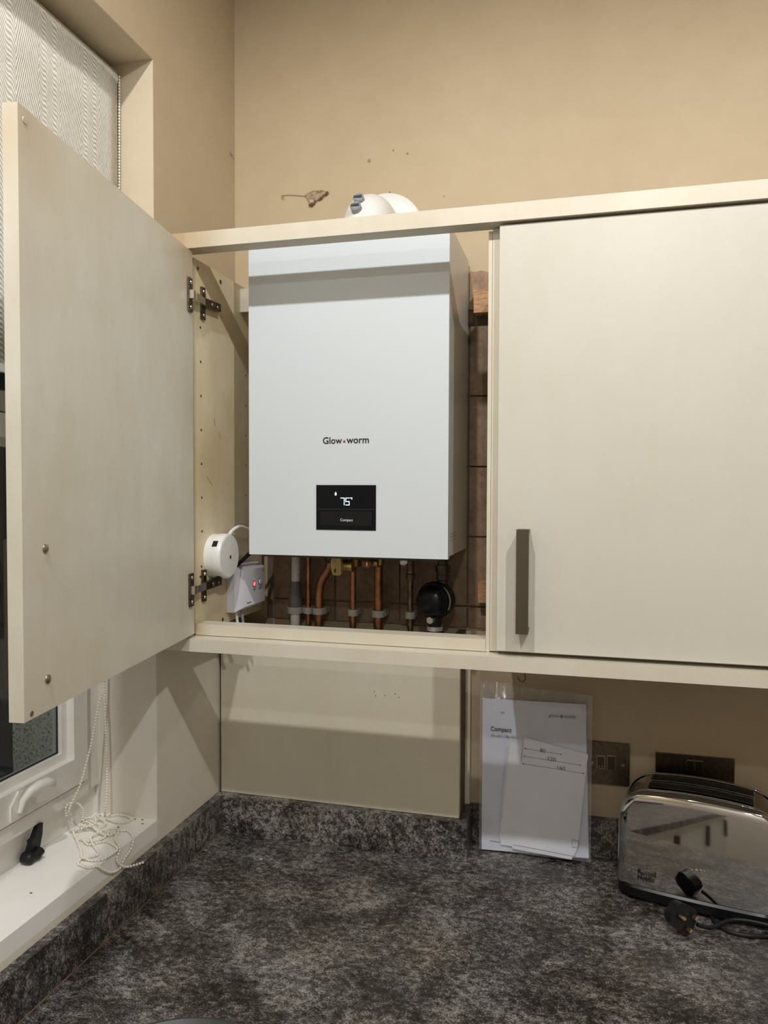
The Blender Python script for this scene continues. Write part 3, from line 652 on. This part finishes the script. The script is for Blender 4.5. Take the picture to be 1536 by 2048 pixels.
# ------------------------------------------------------------------ junction box and receiver on the left panel
jb = thing('junction_box', (.095, -.262, .575), 'round white plastic junction box on the cupboard side by the lower hinge', 'junction box')
JC = V(PX+.0004, -.2590, .6185)
MB().lathe(JC, (1, 0, 0), [(0, .0425), (.016, .0432), (.0165, .0424), (.0175, .0424), (.018, .0436), (.030, .0436), (.033, .0418)], 48).build('body', 'white_plastic', jb, smooth=True)
MB().lathe(JC+V(.0331, 0, 0), (1, 0, 0), [(0, .0405), (.0008, .040)], 48).build('lid', 'white_plastic', jb)
MB().lathe(JC+V(.034, .003, -.002), (1, 0, 0), [(0, .0040), (.0006, .0034)], 16).build('screw', 'steel', jb)
for (ang, w2) in ((2.62, .0062), (4.35, .0055)):
    rd_ = V(0, math.cos(ang), math.sin(ang)); tn = V(0, -math.sin(ang), math.cos(ang))
    if ang < 3: rd_ = V(0, -.80, .60); tn = V(0, .60, .80)
    else: rd_ = V(0, -.42, -.907); tn = V(0, -.907, .42)
    MB().obox(JC+V(.016, 0, 0)+rd_*.0425-tn*w2, V(.010, 0, 0), tn*2*w2, rd_*.0016).build('knockout', 'black_plastic', jb)
for k in range(4):
    a_ = 1.0+k*.42
    MB().obox(JC+V(.034, math.cos(a_)*.034, math.sin(a_)*.034-.003), V(.0003, 0, 0), V(0, .003, 0), V(0, 0, .006)).build('moulded_mark', 'receiver_plastic', jb)
tag(MB().tube(spline([(.094, -.230, .651), (.095, -.215, .664), (.098, -.185, .672), (.103, -.15, .664), (.109, -.115, .645), (.112, -.07, .62), (.112, -.03, .60)], .006), .0036, 10).build('white_cable', 'white_plastic', smooth=True), 'white cable curving from the junction box behind the boiler', 'cable')
tag(MB().tube(spline([(.088, -.225, .580), (.094, -.195, .592), (.105, -.150, .616), (.118, -.110, .648), (.124, -.07, .70)], .006), .0042, 10).build('black_cable', 'black_plastic', smooth=True), 'black cable running from junction box up behind the boiler', 'cable')
rcv = thing('heating_receiver', (.095, -.145, .497), 'white heating receiver box with glowing red light on cupboard side', 'receiver')
ry0, ry1, rz0, rz1 = -.2035, -.088, .4985, .592
BX(PX+.0005, PX+.016, ry0, ry1, rz0, rz1).build('back_case', 'receiver_plastic', rcv, bevel=.002)
xo, xi = PX+.0165, PX+.034
MB().add([(xo, ry0, rz0), (xo, ry1, rz0), (xo, ry1, rz1), (xo, ry0, rz1), (xi, ry0+.012, rz0+.010), (xi, ry1-.002, rz0+.010), (xi, ry1-.002, rz1-.010), (xi, ry0+.012, rz1-.010)],
         [(0, 3, 2, 1), (4, 5, 6, 7), (0, 1, 5, 4), (1, 2, 6, 5), (2, 3, 7, 6), (3, 0, 4, 7)]).build('front_case', 'receiver_plastic', rcv, bevel=.0015)
MB().lathe((xi+.0001, -.147, .551), (1, 0, 0), [(0, .0072), (.0012, .0062)], 20).build('light_ring', 'red_ring', rcv, smooth=True)
MB().lathe((xi+.0012, -.147, .551), (1, 0, 0), [(0, .0048), (.0008, .0036)], 16).build('red_light', 'red_led', rcv, smooth=True)
MB().lathe((xi+.0001, -.118, .5525), (1, 0, 0), [(0, .0070), (.0006, .0070)], 18).build('button_rim', 'black_plastic', rcv)
MB().lathe((xi+.0008, -.1175, .5525), (1, 0, 0), [(0, .0058), (.002, .0050)], 18).build('button', 'white_plastic', rcv, smooth=True)
for (y, z, l_, h_) in [(-.151, .5385, .009, .0012), (-.122, .5400, .010, .0010), (-.122, .5375, .010, .0010), (-.181, .5145, .020, .0016), (-.102, .574, .004, .003)]:
    BX(xi+.0001, xi+.0004, y, y+l_, z, z+h_).build('printed_mark', 'ink_grey', rcv)
for k, (dx, y) in enumerate(((.012, -.185), (.018, -.172))):
    tag(MB().tube(spline([(PX+dx, y, .4978), (PX+dx+.002, y+.004, .47), (PX+dx+.004, y+.01, .4515)], .006), .003, 8).build('receiver_cable', 'grey_plastic' if k else 'white_plastic', smooth=True),
        ['white cable dropping below the heating receiver', 'grey cable dropping below the heating receiver'][k], 'cable', 'cables under the receiver')

# ------------------------------------------------------------------ flue
fu = thing('flue_elbow', (.353, -.15, BZ1), 'white boiler flue elbow with two grey test caps above the cornice', 'flue')
FX = .354
MB().lathe((FX, -.150, BZ1-.0005), (0, 0, 1), [(0, .056), (.006, .056), (.010, .051), (.02, .051)], 36).build('collar', 'white_plastic', fu, smooth=True)
pa = [V(FX, -.150, 1.24)]+arc((FX, -.100, 1.246), (0, -1, 0), (0, 0, 1), .050, 0, math.pi/2, 14)[0:]
pa += [V(FX, -.05, 1.296), V(FX, -.0135, 1.296)]
MB().tube(pa, .0475, 36).build('elbow', 'white_plastic', fu, smooth=True)
MB().lathe((FX+.002, -.0008, 1.303), (0, -1, 0), [(0, .083), (.006, .083), (.010, .078), (.012, .06)], 48).build('wall_plate', 'white_plastic', fu, smooth=True)
for k, (dx, y, z) in enumerate([(-.0060, -.168, 1.3085), (-.0070, -.183, 1.2870)]):
    ax2 = V(-.02, -.93, .36).normalized()
    c_ = MB().lathe(V(FX+dx, y, z)-ax2*.012, ax2, [(0, .0105), (.020, .0105), (.026, .0105), (.028, .0085)], 24).build('test_cap', 'cap_grey', fu, smooth=True)
    MB().obox(V(FX+dx, y, z)+ax2*.0161-V(.0085, 0, .0018), V(.017, -.0025, 0), V(0, -.0016, 0), V(0, 0, .0036)).build('grip_bar', 'dark_grey_plastic', c_)
for k in range(3):
    BX(.3995+k*.0035, .402+k*.0035, -.0136, -.0128, 1.335-k*.006, 1.338-k*.006).build('stamp_mark', 'ink_grey', fu)
tag(MB().cyl((.3655, -.004, 1.381), (.3655, -.004, 1.389), .0011, 8).build('nail', 'dirt'), 'tiny dark nail in the wall above the flue plate', 'nail')

# cobweb and hook on the wall
cw = thing('cobweb', (.19, -.003, 1.372), 'brown dusty cobweb clinging to the wall left of the flue', 'cobweb')
mb = MB()
top = [(.1145, 1.4065), (.121, 1.4005), (.118, 1.3965), (.1145, 1.400), (.1165, 1.4065), (.14, 1.4045), (.17, 1.3995)]
mb.tube([(x, -.002, z) for x, z in top], .0006, 4)
P = [(.170, 1.4005), (.182, 1.4065), (.198, 1.4085), (.212, 1.4075), (.225, 1.401), (.214, 1.3975), (.205, 1.392), (.196, 1.386), (.187, 1.3775), (.181, 1.383), (.176, 1.392)]
for i in range(len(P)): mb.tube([(P[i][0], -.002, P[i][1]), (P[(i+1) % len(P)][0], -.003, P[(i+1) % len(P)][1])], .0005, 4)
for i in range(22):
    a, b_ = random.sample(P, 2); q = ((a[0]+b_[0])/2+random.uniform(-.003, .003), -.004, (a[1]+b_[1])/2+random.uniform(-.003, .003))
    mb.tube([(a[0], -.002, a[1]), q, (b_[0], -.002, b_[1])], .00035, 4)
mb.build('threads', 'cobweb_thread', cw)
mb = MB()
for i in range(46):
    t_ = random.random(); x = .184+t_*.042+random.gauss(0, .0015); z = 1.377+t_*.025+random.gauss(0, .0018)
    mb.sphere((x, -.004, z), random.uniform(.0006, .0019), 5, 3)
for i in range(12): mb.sphere((.186+random.gauss(0, .0015), -.004, 1.377+random.gauss(0, .002)), random.uniform(.001, .0022), 5, 3)
mb.build('dust_clumps', 'cobweb_dust', cw)
tag(MB().tube(arc((.003, -.022, 1.506), (0, 1, 0), (0, 0, 1), .007, math.pi*1.1, math.pi*1.95, 8), .0010, 6).build('wall_hook', 'cobweb_thread'), 'tiny curved hook on the left wall near the corner', 'hook')

# ------------------------------------------------------------------ papers in a clear pouch
def lean(z, y0=-.052, y1=-.030): return y0+(y1-y0)*min(max(z/.33, 0), 1.2)      # the set leans back on the upstand
def PL(x, z, off=0):                                                                # points measured on y=-0.05
    k = (1.5955+lean(z)+off)/(1.5955-.05); return V(.774-(.774-x)*k, lean(z)+off, max(.7486+(z-.7486)*k, .0008))
def sheet(nm, pts, mat, off, parent=None, th=.0006):
    P_ = [PL(x, z, off) for x, z in pts]
    return MB().prism(P_, (0, th, 0)).build(nm, mat, parent)
mn = thing('manual_booklet', (.685, -.05, 0), 'pale boiler manual marked Compact standing in the clear pouch', 'booklet')
sheet('cover', [(.5793, .319), (.7839, .3217), (.7933, .0115), (.579, .0033)], 'paper_blue', 0, mn)
sheet('back_pages', [(.5785, .3175), (.7845, .3202), (.7936, .0112), (.5785, .003)], 'paper_back', .0016, mn, .003)
XD, ZD = V(1, 0, 0), V(0, .06, 1).normalized()
text('title_lettering', 'Compact', PL(.5956, .250, -.0012), XD, ZD, .043, 'ink', mn, height=.0122, bold=.022)
text('type_lettering', '24c-AS/1, 28c-AS/1', PL(.5956, .240, -.0012), XD, ZD, .054, 'ink_grey', mn, height=.0058)
text('logo_lettering', 'glow', PL(.7118, .2890, -.0012), XD, ZD, .0205, 'ink_grey', mn, height=.0085)
text('logo_lettering', 'worm', PL(.7420, .2910, -.0012), XD, ZD, .0235, 'ink_grey', mn, height=.0058)
MB().lathe(PL(.7375, .2938, -.0012), (0, -1, 0), [(0, .0034), (.0003, .0034)], 18).build('logo_dot', 'ink_grey', mn)
text('language_mark', 'en', PL(.6165, .2905, -.0012), XD, ZD, .007, 'ink_grey', mn, height=.004)
sheet('rule_line', [(.596, .0235), (.617, .0225), (.617, .0215), (.596, .0225)], 'ink_grey', -.0009, mn, .0003)
tp = thing('template_sheet', (.71, -.056, 0), 'white folded drilling template with lines marked 80 120 and 160', 'paper')
sheet('sheet', [(.6642, .2453), (.7898, .2214), (.7715, .0301), (.7597, .0046), (.6412, .0124)], 'paper', -.006, tp)
sheet('folded_layer', [(.6652, .2430), (.7880, .2200), (.7705, .0331), (.7650, .0096), (.6432, .0154)], 'paper', -.0046, tp, .0012)
def tl(x0, z0, x1, z1, w_=.0006):
    sheet('dimension_line', [(x0, z0+w_/2), (x1, z1+w_/2), (x1, z1-w_/2), (x0, z0-w_/2)], 'ink', -.0066, tp, .0003)
    for (x, z, s_) in ((x0, z0, 1), (x1, z1, -1)):
        sheet('arrow_head', [(x, z), (x+s_*.0035, z+.0014-s_*.0003), (x+s_*.0035, z-.0014-s_*.0003)], 'ink', -.0066, tp, .0003)
tl(.6637, .2223, .7393, .2167); tl(.6622, .2063, .7769, .1984); tl(.6602, .1906, .7830, .1822)
XT = V(1, 0, -.075).normalized(); ZT = V(.075, .06, 1).normalized()
text('dimension_number', '80', PL(.6955, .2175, -.0070), XT, ZT, .0105, 'ink', tp, height=.008)
text('dimension_number', '120', PL(.7115, .2020, -.0070), XT, ZT, .0155, 'ink', tp, height=.008)
text('dimension_number', '160', PL(.7300, .1855, -.0070), XT, ZT, .0155, 'ink', tp, height=.008)
sheet('fold_crease', [(.645, .021), (.768, .012), (.768, .0114), (.645, .0204)], 'ink_grey', -.0066, tp, .0003)
for q in ([(.7605, .0451), (.7735, .0442)], [(.7735, .0442), (.7715, .0300)], [(.7715, .0300), (.7612, .0304)], [(.7612, .0304), (.7605, .0451)]):
    (xa, za), (xb, zb) = q; d = V(-(zb-za), xb-xa, 0).normalized()*.0003
    sheet('printed_box', [(xa+d.x, za+d.y), (xb+d.x, zb+d.y), (xb-d.x, zb-d.y), (xa-d.x, za-d.y)], 'ink_grey', -.0067, tp, .0003)
lf = thing('leaflet', (.63, -.054, 0), 'narrow folded white leaflet standing left of the template', 'leaflet', 'folded leaflets in the pouch')
sheet('fold', [(.6356, .2325), (.6600, .2307), (.6480, .0169), (.6184, .0173), (.6157, .0363)], 'paper', -.0035, lf)
lf2 = thing('leaflet', (.64, -.055, 0), 'short narrow leaflet showing between the manual and the template', 'leaflet', 'folded leaflets in the pouch')
sheet('fold', [(.6375, .1975), (.6600, .1955), (.6480, .0169), (.6310, .0170), (.6345, .0900)], 'paper', -.0046, lf2)
sheet('fold', [(.6280, .2220), (.6345, .2215), (.6205, .0700), (.6180, .0700)], 'paper_back', -.0038, lf2, .0005)
pc = thing('plastic_pouch', (.685, -.055, 0), 'crinkled clear plastic pouch holding the boiler papers against the wall', 'pouch')
def film(u_, v_):
    x = .5735+u_*.2235; z = .004+v_*(.348-.012*u_)
    P_ = PL(x, z, -.0095-.0035*math.sin(u_*math.pi)*math.sin(v_*math.pi)); P_.y += .0014*math.sin(u_*17+v_*9)*math.sin(v_*13-u_*5)-(.004*math.exp(-((u_-.82+.25*(1-v_)*2-.0)**2)/.0012)*math.exp(-((v_-.68)**2)/.012))+max(0, v_-.90)*.16*(1+.5*math.sin(u_*52)*math.sin(u_*11+1)); return P_
MB().grid(film, 90, 96).build('front_film', 'clear_film', pc, smooth=True)
def film2(u_, v_):
    P_ = PL(.5735+u_*.2235, .004+v_*(.348-.012*u_), .0062); return P_
MB().grid(film2, 8, 8).build('back_film', 'clear_film', pc, smooth=True)

# ------------------------------------------------------------------ wall plates
sp = thing('fused_switch', (.829, -.004, .1487), 'dark metal fused spur switch plate on wall beside the pouch', 'switch')
BX(.7858, .8718, -.0075, -.0004, .1487, .2347).build('plate', 'socket_metal', sp, bevel=.0025)
def rk(x0, x1, z0, z1, parent, mat='rocker_metal'):
    BX(x0-.0012, x1+.0012, -.0082, -.0076, z0-.0012, z1+.0012).build('rocker_frame', 'rocker_trim', parent)
    return BX(x0, x1, -.0105, -.0083, z0, z1).build('rocker', mat, parent, bevel=.0008)
rk(.8285, .8435, .1800, .2080, sp); BX(.8075, .8235, -.0100, -.0076, .1815, .2070).build('fuse_holder', 'rocker_trim', sp, bevel=.0008); BX(.8088, .8222, -.0106, -.0101, .1830, .2055).build('fuse_flap', 'rocker_metal', sp)
for x in (.8125, .8185): MB().lathe((x, -.0107, .1865), (0, -1, 0), [(0, .0012), (.0004, .0010)], 8).build('rivet', 'steel', sp)
for x in (.7985, .8590): MB().lathe((x, -.0076, .1915), (0, -1, 0), [(0, .0034), (.0012, .0028)], 14).build('screw', 'rocker_trim', sp, smooth=True)
dsk = thing('double_socket', (.994, -.004, .136), 'dark metal double socket plate on the wall behind the toaster', 'socket')
BX(.9214, 1.0672, -.0075, -.0004, .1365, .2225).build('plate', 'socket_metal', dsk, bevel=.0025)
rk(.9800, .9925, .1960, .2135, dsk); rk(.9955, 1.0080, .1960, .2135, dsk)
for xc in (.957, 1.032):
    for (dx, dz) in ((0, .010), (-.011, -.012), (.011, -.012)):
        BX(xc+dx-.0035, xc+dx+.0035, -.0080, -.0076, .170+dz-.002, .170+dz+.002).build('socket_hole', 'slot_dark', dsk)

# ------------------------------------------------------------------ toaster
TC, TA = V(.990, -.117, 0), math.radians(-12)
TM = Matrix.Translation(TC) @ Matrix.Rotation(TA, 4, 'Z')
def tv(p_): return TM @ Vector(p_)
to = thing('toaster', (TC.x, TC.y, 0), 'chrome two slot toaster with black base on the worktop at right', 'toaster')
HL, HD = .136, .066
def rrect(hl, hd, r, n=6, bow=0):
    out = []
    for (cx, cy, a0) in ((hl-r, hd-r, 0), (-hl+r, hd-r, math.pi/2), (-hl+r, -hd+r, math.pi), (hl-r, -hd+r, 1.5*math.pi)):
        for k in range(n+1):
            a = a0+k*math.pi/2/n; out.append([cx+r*math.cos(a), cy+r*math.sin(a)])
    if bow:
        o2 = []
        m_ = len(out)
        for i in range(m_):
            a, b_ = out[i], out[(i+1) % m_]; o2.append(a); d = math.hypot(b_[0]-a[0], b_[1]-a[1])
            if d > .05:
                for k in range(1, 10): o2.append([a[0]+(b_[0]-a[0])*k/10, a[1]+(b_[1]-a[1])*k/10])
        out = [[x, y*(1+bow*(1-(x/hl)**2))] for x, y in o2]
    return out
def stack(rings, cap=True):
    mb = MB(); n = len(rings[0]); vs = [tv(p_) for r_ in rings for p_ in r_]
    fs = [(j*n+i, j*n+(i+1) % n, (j+1)*n+(i+1) % n, (j+1)*n+i) for j in range(len(rings)-1) for i in range(n)]
    fs += [tuple(range(n))[::-1], tuple(range((len(rings)-1)*n, len(rings)*n))]
    return mb.add(vs, fs)
def ring(hl, hd, r, z, bow=.10): return [(x, y, z) for x, y in rrect(hl, hd, r, 6, bow)]
stack([ring(HL-.002, HD-.004, .03, .0008), ring(HL+.003, HD+.005, .034, .008), ring(HL+.004, HD+.006, .034, .024), ring(HL+.001, HD+.003, .032, .028)]).build('base', 'toaster_base', to, smooth=True)
# body: side profile arch extruded along depth, with a chrome front and back shell
def arch(hl, zt, z0, rad, n=10, crown=.012):
    pts = [(-hl, z0)]
    pts += [(-hl+rad-rad*math.cos(a), zt-rad+rad*math.sin(a)) for a in [math.pi/2*k/n for k in range(n+1)]]
    m_ = 8; xs = [-hl+rad+(2*hl-2*rad)*k/m_ for k in range(1, m_)]
    pts += [(x, zt) for x in xs]
    pts += [(hl-rad+rad*math.sin(a), zt-rad+rad*math.cos(a)) for a in [math.pi/2*k/n for k in range(n+1)]]
    pts += [(hl, z0)]
    return [(x, z+(crown*(1-(x/hl)**2) if z > z0+.08 else 0)) for x, z in pts]
ZT_ = .190
def shell(ys, offs):
    rings = []
    for y, o_ in zip(ys, offs):
        rings.append([(x, y*(1+.10*(1-(x/HL)**2)) if abs(y) > .03 else y, z) for x, z in arch(HL-o_, ZT_-o_, .0285, .048-o_*.5)])
    n = len(rings[0]); vs = [tv(p_) for r_ in rings for p_ in r_]
    fs = [(j*n+i, j*n+i+1, (j+1)*n+i+1, (j+1)*n+i) for j in range(len(rings)-1) for i in range(n-1)]
    return vs, fs, n, len(rings)
# centre band (top and ends), carries the slots
vs, fs, n_, m_ = shell([-.0445, -.02, .02, .0445], [.0015, .0005, .0005, .0015])
MB().add(vs, fs).build('top_band', 'chrome_dark', to, smooth=True)
def face_y(x, z): return (.069-.50*(z-.03)**2)*(1+.08*(1-(x/HL)**2))
for sgn, nm in ((-1, 'front_shell'), (1, 'back_shell')):
    def face(u_, v_):
        z = .0285+(ZT_-.0285)*v_; rd_ = .046
        hw = HL if z < ZT_-rd_ else HL-rd_+math.sqrt(max(rd_**2-(z-ZT_+rd_)**2, 0))
        a_ = 2*u_-1; x = hw*math.copysign(1-(1-abs(a_))**1.5, a_)
        e_ = min(hw-abs(x), (ZT_-z)*1.0); e_ = min(e_/.014, 1)
        y = face_y(x, z)-.0075*(1-math.sqrt(max(1-(1-e_)**2, 0)))
        zz_ = z+.012*(1-(x/HL)**2)*((z-.0285)/(ZT_-.0285))**2
        return tv((x, sgn*max(y, .0425), zz_))
    MB().grid(face, 48, 44).build(nm, 'chrome', to, smooth=True)
    vs, fs, n_, m_ = shell([sgn*.040, sgn*.0470], [-.0006, -.0006])
    MB().add(vs, fs).build('trim_edge', 'chrome', to, smooth=True, solid=.0014)
    # end returns joining the face to the band
    def side(u_, v_, q=1):
        z = .0285+(ZT_-.046-.0285)*v_; ya = face_y(HL, z)-.0075; return tv((q*HL, sgn*(.040+(ya-.040)*u_), z))
    for q in (-1, 1): MB().grid(lambda a_, b_: side(a_, b_, q), 3, 10).build('side_return', 'chrome', to, smooth=True)
def topz(x): return ZT_+.0003+.012*(1-(x/HL)**2)
for yy in (-.019, .019):
    def sl(u_, v_): x = -.088+.176*u_; return tv((x, yy-.0125+.025*v_, topz(x)+.0006))
    MB().grid(sl, 14, 1).build('slot', 'slot_dark', to, smooth=True, solid=.0006)
    for q in (-.0132, .0132):
        MB().tube([tv((-.089+.178*k/14, yy+q, topz(-.089+.178*k/14)+.0008)) for k in range(15)], .0010, 6).build('slot_rim', 'chrome', to, smooth=True)
yf = -.0714
xt, zt2 = -.099, .050
TX_ = TM.to_3x3() @ V(1, -.0515, 0)
text('brand_lettering', 'Russell', tv((xt, -.0730, zt2)), TX_, V(0, 0, 1), .0315, 'ink', to, height=.0088, depth=.0006, bold=.012)
text('brand_lettering', 'Hobbs', tv((xt, -.0733, zt2-.0098)), TX_, V(0, 0, 1), .0290, 'ink', to, height=.0088, depth=.0006, bold=.012)
for k in range(3):
    MB().tube(arc(tv((xt-.0085, -.0727, zt2+.002)), TM.to_3x3() @ V(1, 0, 0), V(0, 0, 1), .0022+k*.0011, math.pi*.75, math.pi*1.6, 6), .0003, 4).build('brand_mark', 'ink_grey', to)
MB().obox(tv((HL+.001, -.012, .10)), TM.to_3x3() @ V(.022, 0, 0), TM.to_3x3() @ V(0, .024, 0), V(0, 0, .014)).build('lever', 'black_plastic', to, bevel=.004)
# cord and plug
MB().tube(spline([(.968, -.252, .018), (.985, -.246, .012), (1.0, -.2340, .009), (1.018, -.214, .009), (1.036, -.2065, .011), (1.06, -.2080, .013), (1.09, -.2130, .012), (1.12, -.222, .006), (1.15, -.228, .0045), (1.17, -.21, .0045), (1.165, -.16, .0045), (1.13, -.10, .006)], .006), .0037, 10).build('power_cord', 'black_plastic', to, smooth=True)
MB().tube(spline([(1.000, -.196, .0042), (1.003, -.212, .0042), (1.012, -.228, .0042), (1.03, -.238, .0042), (1.055, -.239, .0042), (1.085, -.233, .0042), (1.12, -.236, .0042), (1.15, -.250, .0042)], .006), .0037, 10).build('power_cord', 'black_plastic', to, smooth=True)
pn = V(.38, -.86, .20).normalized(); pu = V(-.80, -.15, .50); pu = (pu-pn*pu.dot(pn)).normalized(); pr_ = pu.cross(pn).normalized()
PC = V(.9435, -.2530, .0275)
def pp_(a, b_, c_): return PC+pr_*a+pu*b_+pn*c_
pg = MB().prism([pp_(x*1.0, y, -.012) for x, y in ((-.020, .014), (-.012, .0225), (.012, .0225), (.020, .014), (.0225, -.012), (.014, -.0215), (-.014, -.0215), (-.0225, -.012))], pn*.020).build('plug', 'black_plastic', to, bevel=.003, seg=3)
for (a, b_, wa, wb_) in ((0, .011, .002, .0042), (-.011, -.009, .0032, .002), (.011, -.009, .0032, .002)):
    MB().obox(pp_(a-wa, b_-wb_, .008), pr_*2*wa, pu*2*wb_, pn*.006).build('pin_sleeve', 'black_plastic', pg)
    MB().obox(pp_(a-wa, b_-wb_, .014), pr_*2*wa, pu*2*wb_, pn*.010).build('pin', 'gold_pin', pg, bevel=.0005)
MB().lathe(pp_(0, 0, .0082), pn, [(0, .0032), (.0008, .0026)], 12).build('plug_screw', 'steel', pg, smooth=True)

# dark round thing at the bottom edge
dt = thing('round_tray', (.305, -.815, 0), 'dark grey round rim just showing at the bottom edge of the picture', 'tray')
MB().lathe((.305, -.815, .0006), (0, 0, 1), [(0, .118), (.004, .128), (.020, .142), (.0225, .1425), (.0225, .139), (.006, .124)], 64).build('dish', 'pan_dark', dt, smooth=True)
wd = thing('water_drops', (.92, -.41, 0), 'few glinting water drops on the worktop in front of the plug', 'water drops')
for (x, y, r_) in [(.905, -.402, .004), (.913, -.411, .0055), (.921, -.419, .0048), (.929, -.424, .0036), (.899, -.395, .0025), (.935, -.431, .0024), (.889, -.384, .0022), (.917, -.404, .002), (.94, -.443, .002)]:
    MB().lathe((x, y, .0002), (0, 0, 1), [(0, r_), (r_*.12, r_*.93), (r_*.25, r_*.7), (r_*.33, r_*.35), (r_*.35, r_*.08)], 14).build('drop', 'water', wd, smooth=True)
tag(BX(.149, .1555, -.204, -.2025, .0003, .0012).build('crumb', 'paper'), 'tiny white crumb on the worktop near the back upstand', 'crumb')

# ------------------------------------------------------------------ ceiling downlights
emit('lamp_face', (1, .96, .9), 30)
for i, (x, y, pw, col) in enumerate(LAMPS):
    d = thing('ceiling_downlight', (x, y, CEIL-.012), ['round ceiling downlight nearest the right wall cupboard', 'round ceiling downlight nearest the window', 'round ceiling downlight at the back of the room'][i], 'downlight', 'ceiling downlights')
    MB().lathe((x, y, CEIL-.0005), (0, 0, -1), [(0, .045), (.004, .045), (.008, .034)], 32).build('rim', 'white_plastic', d, smooth=True)
    MB().lathe((x, y, CEIL-.0090), (0, 0, -1), [(0, .028), (.001, .028)], 24).build('lamp', 'lamp_face', d)
    ld = bpy.data.lights.new('downlight_beam', 'SPOT'); ld.energy = pw; ld.color = col; ld.spot_size = LAMP_SPOT; ld.spot_blend = LAMP_BLEND; ld.shadow_soft_size = .022
    lo_ = bpy.data.objects.new('downlight_beam', ld); COL.objects.link(lo_); lo_.parent = d; lo_.location = (0, 0, -.026)
